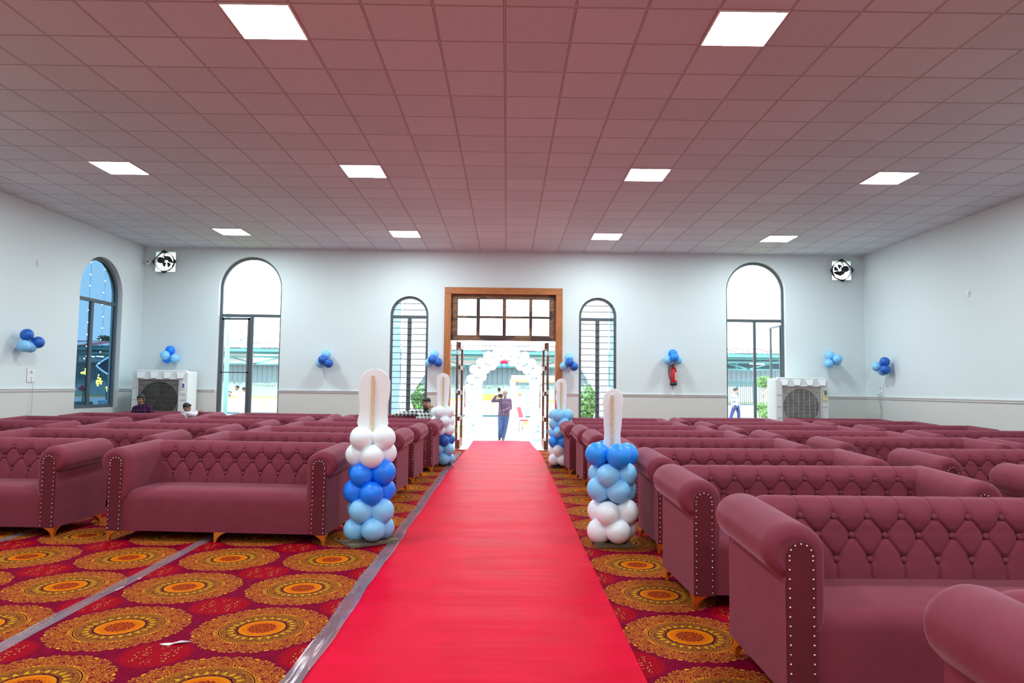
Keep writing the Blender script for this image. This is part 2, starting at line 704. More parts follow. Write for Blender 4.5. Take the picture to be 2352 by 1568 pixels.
M = dict(
    velvet=mat_velvet('mauve_velvet', (0.200, 0.035, 0.058), 0.27),
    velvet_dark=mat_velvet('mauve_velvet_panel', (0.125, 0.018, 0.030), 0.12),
    gold=plain('polished_gold', (1.0, 0.50, 0.08), 0.30, 1.0),
    nail=plain('nickel_nailheads', (0.85, 0.83, 0.80), 0.2, 1.0),
    wall=mat_wall(), ceiling=mat_ceiling(), floor=mat_floor(), runner=mat_runner(),
    rail=plain('rail_paint', (0.66, 0.66, 0.66), 0.4),
    frame_grey=plain('grey_window_metal', (0.085, 0.105, 0.12), 0.45),
    glass=mat_glass('clear_glass'),
    tint=mat_glass('blue_tinted_glass', (0.050, 0.105, 0.160), 0.05),
    teak=mat_wood('varnished_teak', (0.36, 0.115, 0.030), (0.54, 0.195, 0.058), 2.0, 2),
    teak_h=mat_wood('varnished_teak_head', (0.36, 0.115, 0.030), (0.54, 0.195, 0.058), 2.0, 0),
    darkwood=mat_wood('raw_dark_wood', (0.10, 0.045, 0.030), (0.30, 0.165, 0.080), 1.2, 0, 0.6, 0.85),
    leafwood=mat_wood('door_leaf_wood', (0.085, 0.03, 0.02), (0.20, 0.075, 0.045), 2.0, 2),
    stickwood=mat_wood('pale_batten_wood', (0.62, 0.43, 0.25), (0.78, 0.60, 0.40), 3.0, 2, 0.7),
    basewood=mat_wood('weathered_base_wood', (0.10, 0.07, 0.045), (0.20, 0.15, 0.10), 3.0, 0, 0.8),
    foam=plain('white_foam_sheet', (0.84, 0.85, 0.86), 0.8),
    lattice_white=plain('white_paint', (0.80, 0.82, 0.84), 0.45),
    bal_pale=plain('pale_blue_latex', (0.62, 0.80, 0.88), 0.42, coat=0.04),
    bal_white=plain('white_latex', (0.82, 0.89, 0.94), 0.42, sss=0.0, coat=0.04),
    bal_light=plain('light_blue_latex', (0.24, 0.60, 0.95), 0.42, coat=0.05),
    bal_blue=plain('royal_blue_latex', (0.004, 0.22, 1.0), 0.42, coat=0.05),
    bal_navy=plain('deep_blue_latex', (0.012, 0.12, 0.52), 0.42, coat=0.05),
    bal_sky=plain('azure_latex', (0.012, 0.28, 0.90), 0.42, coat=0.05),
    cooler=plain('cooler_plastic', (0.72, 0.76, 0.76), 0.45),
    cooler_warm=plain('cooler_grille_plastic', (0.60, 0.58, 0.55), 0.5),
    black=plain('black_metal', (0.015, 0.016, 0.02), 0.4),
    dark=plain('dark_recess', (0.012, 0.014, 0.013), 0.8),
    blade=plain('dark_green_fan_blade', (0.05, 0.07, 0.065), 0.5),
    grille=plain('grille_wire', (0.13, 0.125, 0.12), 0.5),
    grille_light=plain('pale_grille_bar', (0.62, 0.61, 0.58), 0.5),
    ivory=plain('ivory_control_plate', (0.72, 0.68, 0.38), 0.5),
    white_plate=plain('white_switch_plastic', (0.80, 0.81, 0.81), 0.35),
    seam_grey=plain('plate_gap_grey', (0.36, 0.38, 0.39), 0.6),
    knob=plain('blue_knob', (0.03, 0.12, 0.38), 0.4),
    ext_red=plain('extinguisher_red', (0.55, 0.008, 0.016), 0.25, coat=0.3),
    paper=plain('paper_label', (0.72, 0.70, 0.62), 0.7),
    brass=plain('brass', (0.60, 0.36, 0.10), 0.3, 1.0),
    steel=plain('brushed_steel', (0.55, 0.55, 0.56), 0.3, 1.0),
    tape=mat_tape(),
    wire=plain('grey_cable', (0.42, 0.44, 0.44), 0.6),
    panel=plain('led_diffuser', (0.9, 0.9, 0.9), 0.5, emit=(0.82, 0.97, 1.0), es=PANEL_POWER),
)

# ------------------------------------------------------------------ room shell


def structure(name, mb, mat, parent=None, **k):
    o = mb.build(name, mat, parent, **k)
    if parent is None:
        o['kind'] = 'structure'
    return o


def arch_poly(x0, x1, z0, z1, n=24):
    """outline of a round-headed opening, counter-clockwise"""
    r = (x1 - x0) / 2
    zs = z1 - r
    pts = [(x0, z0), (x1, z0)]
    for i in range(n + 1):
        a = pi * i / n
        pts.append(((x0 + x1) / 2 + r * cos(a), zs + r * sin(a)))
    return pts


WINS = {  # back wall: x0, x1, sill, head
    'tall_left': (-6.70, -5.25, 0.42, 4.42),
    'slim_left': (-2.72, -1.84, 0.55, 3.54),
    'slim_right': (1.655, 2.525, 0.55, 3.555),
    'tall_right': (5.08, 6.46, 0.42, 4.445),
}
DOOR = (-1.45, 1.25, 3.74)
FANS = ((-8.20, -7.74, 4.045, 4.51), (7.575, 8.015, 4.045, 4.49))
TH = 0.24

floor_mb = MB().box(XL - 0.3, XR + 0.3, YF - 0.3, YB + TH, -0.15, 0.0)
structure('floor', floor_mb, M['floor'])
structure('ceiling', MB().box(XL - 0.3, XR + 0.3, YF - 0.3, YB + TH, ZC, ZC + 0.1), M['ceiling'])

holes = [arch_poly(*w) for w in WINS.values()]
holes += [[(a, c), (b_, c), (b_, d), (a, d)] for a, b_, c, d in FANS]
outline = [(XL - 0.3, 0.0), (DOOR[0], 0.0), (DOOR[0], DOOR[2]), (DOOR[1], DOOR[2]), (DOOR[1], 0.0), (XR + 0.3, 0.0), (XR + 0.3, ZC), (XL - 0.3, ZC)]
structure('wall_back', MB().prism(outline, lambda u, v, d: (u, d, v), YB, YB + TH, holes), M['wall'])

LW = (13.70, 15.22, 0.93, 4.07)     # left wall window: y0, y1, sill, head
structure('wall_left', MB().prism([(YF - 0.3, 0), (YB, 0), (YB, ZC), (YF - 0.3, ZC)], lambda u, v, d: (d, u, v), XL, XL - TH, [arch_poly(*LW)]), M['wall'])
structure('wall_right', MB().box(XR, XR + TH, YF - 0.3, YB, 0, ZC), M['wall'])
structure('wall_front', MB().box(XL, XR, YF - TH, YF, 0, ZC), M['wall'])

# dado rail: a moulded strip at 1.30 m along every wall, stopped at the openings


def rail_run(name, p, q, nrm):
    mb = MB()
    p, q, nrm = Vector(p), Vector(q), Vector(nrm)
    prof = [(0, -0.035), (0.012, -0.03), (0.018, -0.012), (0.014, 0.002), (0.03, 0.012), (0.03, 0.028), (0, 0.035)]
    vs = [c + nrm * a + Vector((0, 0, 1.305 + b)) for c in (p, q) for a, b in prof]
    n = len(prof)
    mb.add(vs, [(i, i + 1, n + i + 1, n + i) for i in range(n - 1)] + [tuple(range(n)), tuple(range(2 * n - 1, n - 1, -1))])
    structure(name, mb, M['rail'])


xs = [XL, WINS['tall_left'][0], WINS['tall_left'][1], WINS['slim_left'][0], WINS['slim_left'][1], DOOR[0], DOOR[1], WINS['slim_right'][0], WINS['slim_right'][1], WINS['tall_right'][0], WINS['tall_right'][1], XR]
for i in range(0, 12, 2):
    rail_run('trim_%d' % (1 + i // 2), (xs[i], YB, 0), (xs[i + 1], YB, 0), (0, -1, 0))
rail_run('trim_7', (XL, YF, 0), (XL, LW[0], 0), (1, 0, 0))
rail_run('trim_8', (XL, LW[1], 0), (XL, YB, 0), (1, 0, 0))
rail_run('trim_9', (XR, YF, 0), (XR, YB, 0), (-1, 0, 0))


def arch_ring(x0, x1, z0, z1, w, n=28):
    """outer and inner outlines of a round-headed frame of width w"""
    return arch_poly(x0, x1, z0, z1, n), arch_poly(x0 + w, x1 - w, z0 + w, z1 - w, n)


def make_window(idx, spec, transom, mp, d0, mull=None, grill=None, glass='glass', fw=0.055, sash=None, extra=None, mw=0.045):
    """a metal framed round-headed window: frame, transom, mullion, panes and burglar bars"""
    x0, x1, z0, z1 = spec
    w = thing('window_%d' % idx, None, None, kind='structure')
    o, i = arch_ring(x0, x1, z0, z1, fw)
    MB().prism(o, mp, d0, d0 + 0.06, [i]).build('window_frame', M['frame_grey'], w)
    mb = MB()

    def bx(a, b_, c, e, t0=0.004, t1=0.056):
        vs = [mp(u, v, d) for u in (a, b_) for d in (d0 + t0, d0 + t1) for v in (c, e)]
        mb.add(vs, [(0, 1, 3, 2), (4, 6, 7, 5), (0, 4, 5, 1), (2, 3, 7, 6), (0, 2, 6, 4), (1, 5, 7, 3)])
    bx(x0 + fw * 0.6, x1 - fw * 0.6, transom - 0.035, transom + 0.035)
    mb.build('transom', M['frame_grey'], w)
    mb = MB()
    mx = (x0 + x1) / 2 if mull is None else mull
    bx(mx - mw, mx + mw, z0 + fw * 0.6, transom - 0.03)
    mb.build('mullion', M['frame_grey'], w)
    if sash:
        mb = MB()
        a, b_ = sash
        for s in ((a, a + 0.045, z0 + 0.05, transom - 0.05), (b_ - 0.045, b_, z0 + 0.05, transom - 0.05)):
            bx(*s, -0.012, 0.04)
        bx(a, b_, transom - 0.10, transom - 0.05, -0.012, 0.04)
        bx(a, b_, z0 + 0.05, z0 + 0.11, -0.012, 0.04)
        bx(a, b_, 1.715, 1.74, -0.012, 0.02)
        mb.build('sash', M['frame_grey'], w)
    if grill:
        z = z0 + 0.10
        r = (x1 - x0) / 2
        while z < z1 - 0.12:
            half = r if z < z1 - r else sqrt(max(0.0, r * r - (z - (z1 - r)) ** 2))
            if abs(z - transom) > 0.05:
                MB().tube([mp(mx - half + fw * 0.7, z, d0 - 0.012), mp(mx + half - fw * 0.7, z, d0 - 0.012)], 0.0085, 6).build('grill_bar', M['frame_grey'], w)
            z += grill
    if extra:
        extra(w, bx)
    # panes
    for k, (a, b_) in enumerate(((x0 + fw * 0.7, mx - 0.03), (mx + 0.03, x1 - fw * 0.7))):
        if sash == 'open' and k == 1:
            continue
        MB().add([mp(a, z0 + 0.03, d0 + 0.03), mp(b_, z0 + 0.03, d0 + 0.03), mp(b_, transom - 0.02, d0 + 0.03), mp(a, transom - 0.02, d0 + 0.03)], [(0, 1, 2, 3)]).build('glass_pane', M[glass], w)
    top = [p for p in arch_poly(x0 + fw * 0.6, x1 - fw * 0.6, transom + 0.02, z1 - fw * 0.6)]
    MB().add([mp(u, v, d0 + 0.03) for u, v in top], [tuple(range(len(top)))]).build('glass_pane', M[glass], w)
    return w


bmap = lambda u, v, d: (u, d, v)
lmap = lambda u, v, d: (-d, u, v)
make_window(1, WINS['tall_left'], 3.05, bmap, YB + 0.10, mull=-5.955, sash=(-6.64, -6.0), mw=0.04)
make_window(2, WINS['slim_left'], 3.06, bmap, YB + 0.05, grill=0.143)
make_window(3, WINS['slim_right'], 3.05, bmap, YB + 0.05, grill=0.143)
w4 = make_window(4, WINS['tall_right'], 3.07, bmap, YB + 0.10, mull=5.775, mw=0.03)
# casement leaf of the tall right window, swung outwards
leaf = MB()
hx, hy = 6.40, YB + 0.17
ang = R_(88)
dx, dy = -cos(ang), sin(ang)
for a, b_ in (((0, 0.5), (0, 2.98)), ((0.55, 0.5), (0.55, 2.98)), ((0, 0.52), (0.55, 0.52)), ((0, 2.96), (0.55, 2.96))):
    leaf.bar((hx + dx * a[0], hy + dy * a[0], a[1]), (hx + dx * b_[0], hy + dy * b_[0], b_[1]), 0.045)
leaf.build('casement_leaf', M['frame_grey'], w4)
make_window(5, LW, 3.15, lmap, -XL + 0.10, mull=14.32, glass='tint', fw=0.07)

# ------------------------------------------------------------------ door opening with its teak frame, transom light and two open leaves
door = thing('door_1', None, None, kind='structure')
fx0, fx1, ft = -1.47, 1.27, 3.76
jw = 0.155
for x0 in (fx0, fx1 - jw):
    MB().box(x0, x0 + jw, YB - 0.03, YB + TH + 0.02, 0, ft - jw).build('jamb', M['teak'], door, bevel=0.008)
MB().box(fx0, fx1, YB - 0.032, YB + TH + 0.02, ft - jw, ft).build('door_head', M['teak_h'], door, bevel=0.008)
tx0, tx1, tz0, tz1 = fx0 + jw, fx1 - jw, 2.53, ft - jw
panes = []
gx = [tx0 + 0.15, tx0 + 0.15 + 0.435, tx0 + 0.15 + 0.515, tx0 + 0.15 + 1.045, tx0 + 0.15 + 1.125, tx0 + 0.15 + 1.665, tx0 + 0.15 + 1.735, tx1 - 0.15]
gz = [(tz0 + 0.125, tz0 + 0.525), (tz0 + 0.575, tz1 - 0.105)]
tm = MB()
hl = []
for a, b_ in zip(gx[0::2], gx[1::2]):
    for c, e in gz:
        hl.append([(a, c), (b_, c), (b_, e), (a, e)])
tm.prism([(tx0, tz0), (tx1, tz0), (tx1, tz1), (tx0, tz1)], bmap, YB + 0.06, YB + 0.12, hl)
tm.build('transom_frame', M['darkwood'], door)
for h_ in hl:
    MB().add([(u, YB + 0.095, v) for u, v in h_], [(0, 1, 2, 3)]).build('glass_pane', M['glass'], door)


def door_leaf(idx, hx, sgn):
    d = thing('door_%d' % idx, None, None, kind='structure')
    y0 = YB + 0.10
    L, W = 1.16, 0.045
    far = hx - sgn * 0.05
    st = lambda t: hx + (far - hx) * t
    # stiles, rails
    mb = MB()
    for t0, t1 in ((0.0, 0.10), (0.90, 1.0)):
        mb.box(min(st(t0), st(t1)) - W / 2, max(st(t0), st(t1)) + W / 2, y0 + L * t0, y0 + L * t1, 0.02, 2.50)
    for z0, z1 in ((0.02, 0.22), (0.66, 0.76), (1.26, 1.36), (1.86, 1.96), (2.36, 2.50)):
        mb.box(min(st(0), st(1)) - W / 2 + 0.004, max(st(0), st(1)) + W / 2 - 0.004, y0 + L * 0.1, y0 + L * 0.9, z0, z1)
    mb.build('leaf_frame', M['leafwood'], d)
    for z0, z1 in ((0.22, 0.66), (0.76, 1.26), (1.36, 1.86), (1.96, 2.36)):
        MB().add([(st(0.1), y0 + L * 0.1, z0), (st(0.9), y0 + L * 0.9, z0), (st(0.9), y0 + L * 0.9, z1), (st(0.1), y0 + L * 0.1, z1)], [(0, 1, 2, 3)]).build('glass_pane', M['glass'], d)
    hxx = st(0.92) - sgn * 0.085
    mb = MB().tube([(hxx, y0 + L * 0.92, 0.95), (hxx, y0 + L * 0.92, 1.62)], 0.013, 10)
    for z in (1.03, 1.54):
        mb.tube([(hxx, y0 + L * 0.92, z), (st(0.92), y0 + L * 0.92, z)], 0.008, 8)
    mb.build('pull_handle', M['steel'], d)
    for z in (0.4, 1.3, 2.2):
        MB().box(hx - 0.03, hx + 0.03, YB + 0.075, y0 + 0.01, z, z + 0.10).build('hinge', M['steel'], d)


door_leaf(2, -1.165, -1)
door_leaf(3, 0.945, 1)

# porch slab outside the door, two shallow steps down
structure('porch_floor', MB().box(-3.4, 3.4, YB + TH, 18.98, -0.16, -0.004).box(-3.7, 3.7, YB + TH, 19.3, -0.24, -0.15), plain('porch_marble', (0.80, 0.80, 0.80), 0.3))

# ------------------------------------------------------------------ ceiling lights


def ceiling_light(c, r, label):
    x0, y0 = -0.0575 + 0.6 * c, 5.6113 + 0.6 * r
    t = thing('ceiling_light', label, 'light', (x0 + 0.3, y0 + 0.3, ZC), group='square led panels in the tiled ceiling')
    mb = MB()
    o_ = [(-0.297, -0.297), (0.297, -0.297), (0.297, 0.297), (-0.297, 0.297)]
    i_ = [(a * 0.955, b_ * 0.955) for a, b_ in o_]
    mb.prism(o_, lambda u, v, d: (u, v, d), -0.012, 0.0, [i_])
    mb.build('panel_rim', M['white_plate'], t)
    MB().add([(a, b_, -0.009) for a, b_ in i_], [(3, 2, 1, 0)]).build('diffuser', M['panel'], t, fix=False)


rows_txt = {0: 'in the nearest ceiling row', 7: 'in the middle ceiling row', 14: 'in the ceiling row nearest the back wall', -7: 'in the first ceiling row behind the viewer', -14: 'in the second ceiling row behind the viewer', -21: 'in the added unseen row behind the viewer'}
col_txt = {-10: 'by the left wall', -4: 'left of the aisle', 3: 'right of the aisle', 9: 'by the right wall'}
for r in (-21, -14, -7, 0, 7, 14):  # rearmost row is added, unseen, to brighten surfaces facing the camera
    for c in (-10, -4, 3, 9):
        ceiling_light(c, r, 'glowing square panel %s, %s' % (rows_txt[r], col_txt[c]))

# ------------------------------------------------------------------ carpet runner, tapes
xl_, xr_ = [], []
run_pts = [(-2.0, -0.975, 0.70), (3.5, -0.975, 0.705), (6.4, -0.985, 0.71), (9, -0.99, 0.73), (12.2, -0.995, 0.75), (14.2, -0.975, 0.76), (15.6, -0.93, 0.76), (16.6, -0.905, 0.70), (17.6, -0.90, 0.66), (18.95, -0.895, 0.63)]
NX = 10
ys = []
yy = -2.0
while yy < 18.95:
    ys.append(yy)
    yy += 0.12
ys.append(18.95)
vs, fs = [], []
for j, y in enumerate(ys):
    for k in range(len(run_pts) - 1):
        if run_pts[k][0] <= y <= run_pts[k + 1][0] + 1e-6:
            t = (y - run_pts[k][0]) / (run_pts[k + 1][0] - run_pts[k][0])
            a = run_pts[k][1] * (1 - t) + run_pts[k + 1][1] * t
            b_ = run_pts[k][2] * (1 - t) + run_pts[k + 1][2] * t
            break
    for i in range(NX + 1):
        u = i / NX
        edge = min(u, 1 - u)
        z = 0.005 + 0.011 * min(1.0, edge * 14) * max(0.0, 0.35 + 0.65 * sin(y * 6.1 + 1.3 * sin(u * 3 + y * 0.9) + 2.0 * sin(y * 0.53))) ** 3 * min(1.0, max(0.25, (y - 4.0) / 4.0))
        vs.append((a + (b_ - a) * u, y, z))
    if j:
        o_ = (j - 1) * (NX + 1)
        for i in range(NX):
            fs.append((o_ + i, o_ + i + 1, o_ + NX + 2 + i, o_ + NX + 1 + i))
n0 = len(vs)
mb = MB().add(vs, fs, True)
m_ = len(ys)
edge_l = [vs[j * (NX + 1)] for j in range(m_)]
edge_r = [vs[j * (NX + 1) + NX] for j in range(m_)]
for e in (edge_l, edge_r):
    mb.add([p for p in e] + [(p[0], p[1], 0.0) for p in e], [(j, j + 1, m_ + j + 1, m_ + j) for j in range(m_ - 1)])
run = mb.build('aisle_runner', M['runner'], fix=False)
tag(run, 'plain crimson carpet runner down the aisle and out through the open door', 'carpet')


def tape(name, x0, x1, y0, y1, w, label, seed):
    rnd = random.Random(seed)
    vs, fs = [], []
    n = int((y1 - y0) / 0.05)
    ph = [rnd.random() * 6 for _ in range(6)]
    for j in range(n + 1):
        y = y0 + (y1 - y0) * j / n
        c = x0 + (x1 - x0) * j / n + 0.006 * sin(y * 3 + ph[0])
        for i in range(6):
            u = i / 5 - 0.5
            z = 0.0035 + max(0.0, 0.006 * (0.6 + sin(u * 11 + y * 5.0 + ph[1]) * 0.6 + sin(y * 17 + ph[2] + u * 4) * 0.5)) * (1 - abs(u) * 1.6)
            z += 0.010 * min(1.0, max(0.0, (u + 0.05) * 5)) if seed == 3 else 0.0
            vs.append((c + u * w * (1 + 0.06 * sin(y * 9 + ph[3])), y, z))
        if j:
            o_ = (j - 1) * 6
            for i in range(5):
                fs.append((o_ + i, o_ + i + 1, o_ + 7 + i, o_ + 6 + i))
    o = MB().add(vs, fs, True).build(name, M['tape'], fix=False)
    return tag(o, label, 'tape', 'clear tape strips on the carpet seams')


tape('floor_tape', -1.02, -1.045, 1.5, 15.6, 0.115, 'shiny clear tape strip along the left edge of the crimson runner', 3)
tape('floor_tape', -2.70, -2.80, 1.5, 9.5, 0.10, 'clear tape strip crossing the patterned carpet left of the aisle', 5)
tape('floor_tape', -4.55, -4.62, 3.5, 9.5, 0.10, 'clear tape strip on the patterned carpet under the outermost front left sofa', 9)
c_ = on_z(401, 1479, 0.0)
wr = MB()
pts = [(-0.075, -0.008), (-0.03, -0.02), (0.0, -0.005), (0.03, -0.016), (0.085, 0.006), (0.03, 0.012), (-0.01, 0.008), (-0.05, 0.014)]
wr.prism(pts, lambda u, v, d: (u, v, d + 0.004 * sin(u * 60)), 0.004, 0.009)
tag(wr.build('foil_scrap', plain('silver_foil', (0.7, 0.68, 0.68), 0.3, 0.6), None, (c_.x, c_.y, 0), R_(20)), 'small torn silver foil scrap lying on the patterned carpet', 'litter')

# ------------------------------------------------------------------ tufted sofas
SW = 1.02          # half width over the side panels
IN = 0.83          # half width between the arm pads
BT = [(-0.712 + 0.178 * k, 2) for k in range(9)] + [(-0.801 + 0.178 * k, 1) for k in range(10)] + [(-0.712 + 0.178 * k, 0) for k in range(9)]


def back_profile(n):
    """front face and roll of the backrest as (y, z) with normals, by arc length"""
    pts = [(0.135, 0.40), (0.142, 0.50), (0.152, 0.60), (0.166, 0.70)]
    cy, cz, r = 0.281, 0.752, 0.117
    for i in range(0, 31):
        a = R_(172) - R_(232) * i / 30
        pts.append((cy + r * cos(a), cz + r * sin(a)))
    pts.append((0.325, 0.63))
    d = [0.0]
    for i in range(1, len(pts)):
        d.append(d[-1] + sqrt((pts[i][0] - pts[i - 1][0]) ** 2 + (pts[i][1] - pts[i - 1][1]) ** 2))
    P = np.array(pts)
    s = np.linspace(0, d[-1], n)
    yy = np.interp(s, d, P[:, 0])
    zz = np.interp(s, d, P[:, 1])
    ty, tz = np.gradient(yy), np.gradient(zz)
    L = np.sqrt(ty ** 2 + tz ** 2)
    return s, yy, zz, -tz / L, ty / L      # normal points forward / up


def backrest_mesh(nx, ns):
    s, yy, zz, ny, nz = back_profile(ns)
    zi = lambda z: float(np.interp(z, zz[:int(ns * 0.45)], s[:int(ns * 0.45)]))
    srow = [zi(0.565), zi(0.685), zi(0.795)]
    top = s[-1] * 0.90
    HB = 0.935
    x = np.linspace(-HB, HB, nx)
    X, Sg = np.meshgrid(x, s, indexing='ij')
    segs = []
    for bx_, r in BT:
        if r in (0, 2):
            for dx_ in (-0.089, 0.089):
                segs.append(((bx_, srow[r]), (bx_ + dx_, srow[1])))
        if r == 2:
            segs.append(((bx_, srow[2]), (bx_, top)))
        if r == 0:
            segs.append(((bx_, srow[0]), (bx_, 0.0)))
    dc = np.full(X.shape, 9.0)
    for (ax, as_), (bx_, bs) in segs:
        vx, vs_ = bx_ - ax, bs - as_
        L2 = vx * vx + vs_ * vs_
        t = np.clip(((X - ax) * vx + (Sg - as_) * vs_) / L2, 0, 1)
        dc = np.minimum(dc, np.hypot(X - ax - t * vx, Sg - as_ - t * vs_))
    db = np.full(X.shape, 9.0)
    for bx_, r in BT:
        db = np.minimum(db, np.hypot(X - bx_, Sg - srow[r]))
    roll = np.clip((srow[2] + 0.07 - Sg) / 0.09, 0, 1)
    roll = 0.10 + 0.90 * roll * roll * (3 - 2 * roll)
    disp = 0.0105 * roll * (1 - np.exp(-(dc / 0.050) ** 1.3)) - (0.0085 + 0.0035 * roll) * np.exp(-(dc / 0.0062) ** 2) - 0.016 * np.exp(-(db / 0.026) ** 2)
    side = np.clip((HB - np.abs(X)) / 0.09, 0, 1)
    disp -= 0.050 * (1 - np.sqrt(1 - (1 - side) ** 2))
    Y = yy[None, :] + ny[None, :] * disp
    Z = zz[None, :] + nz[None, :] * disp
    vs = np.stack([X, Y, Z], -1).reshape(-1, 3)
    i = np.arange(nx - 1)[:, None] * ns + np.arange(ns - 1)[None, :]
    fs = np.stack([i, i + ns, i + ns + 1, i + 1], -1).reshape(-1, 4)
    back = len(vs)
    v = [tuple(p) for p in vs] + [(-IN - 0.005, 0.335, 0.40), (IN + 0.005, 0.335, 0.40)]
    f = [tuple(q) for q in fs]
    pos = []
    for bx_, r in BT:
        k = int(np.argmin(np.abs(s - srow[r])))
        pos.append(((bx_, yy[k] - ny[k] * 0.009 * -1 + ny[k] * -0.018, zz[k] + nz[k] * -0.009), (ny[k], nz[k])))
    return v, f, pos


def arm_profile(e, zc):
    """closed (x, z) section of the right arm, shrunk by e on the padded part"""
    cx, rx, rz = 0.970, 0.140 - e, 0.124 - e
    pts = [(IN + 0.02 + e, 0.37 + e * 0.5), (IN + 0.004 + e, 0.41 + e), (IN + e * 1.02, 0.55), (cx - rx, zc)]
    for i in range(1, 21):
        a = pi - R_(250) * i / 20
        pts.append((cx + rx * cos(a), zc + rz * sin(a)))
    pts += [(SW + 0.0005, zc - 0.119 + e * 0.35), (SW, zc - 0.15), (SW, 0.09), (0.886, 0.09), (0.886, 0.36)]
    return pts


def arm_mesh():
    sec = [(-0.394, 0.060), (-0.396, 0.050), (-0.394, 0.038), (-0.386, 0.022), (-0.372, 0.009), (-0.350, 0.001), (-0.32, 0.0), (-0.1, 0.0), (0.15, 0.0), (0.33, 0.0), (0.36, 0.006), (0.385, 0.022), (0.398, 0.045), (0.402, 0.075), (0.402, 0.11)]
    mb = MB()
    vs, fs = [], []
    n = len(arm_profile(0, 0.72))
    for y, e in sec:
        zc = 0.715 + 0.036 * (y + 0.4) / 0.8
        vs += [(x, y, z) for x, z in arm_profile(e, zc)]
    for j in range(len(sec) - 1):
        for i in range(n):
            k = (i + 1) % n
            fs.append((j * n + i, j * n + k, (j + 1) * n + k, (j + 1) * n + i))
    fs.append(tuple(range(n)))
    fs.append(tuple(range(len(vs) - 1, len(vs) - 1 - n, -1)))
    mb.add(vs, fs, True)
    return mb


def mirror(mb):
    o = MB()
    o.v = [(-x, y, z) for x, y, z in mb.v]
    o.f = [tuple(reversed(f)) for f in mb.f]
    o.sm, o.mi = list(mb.sm), list(mb.mi)
    return o


def sharpen(o, deg=38):
    o.data.set_sharp_from_angle(angle=R_(deg))
    return o


def leg_mb(x, y, sx, sy, mid=False):
    """gilt bracket foot: wide plate sweeping down to a small square toe"""
    mb = MB()
    vs, fs = [], []
    lv = 9
    for i in range(lv + 1):
        t = i / lv
        z = 0.092 * t
        s = 0.024 + 0.086 * t ** 2.6
        w = 0.024 + (0.03 if mid else 0.086) * t ** 2.6
        ax, bx_ = (x - 0.012, x - 0.012 + s) if mid else (x, x - sx * s)
        vs += [(ax, y, z), (bx_, y, z), (bx_, y - sy * w, z), (ax, y - sy * w, z)]
    for i in range(lv):
        for k in range(4):
            l = (k + 1) % 4
            fs.append((i * 4 + k, i * 4 + l, i * 4 + 4 + l, i * 4 + 4 + k))
    fs += [(3, 2, 1, 0), (lv * 4, lv * 4 + 1, lv * 4 + 2, lv * 4 + 3)]
    return mb.add(vs, fs)


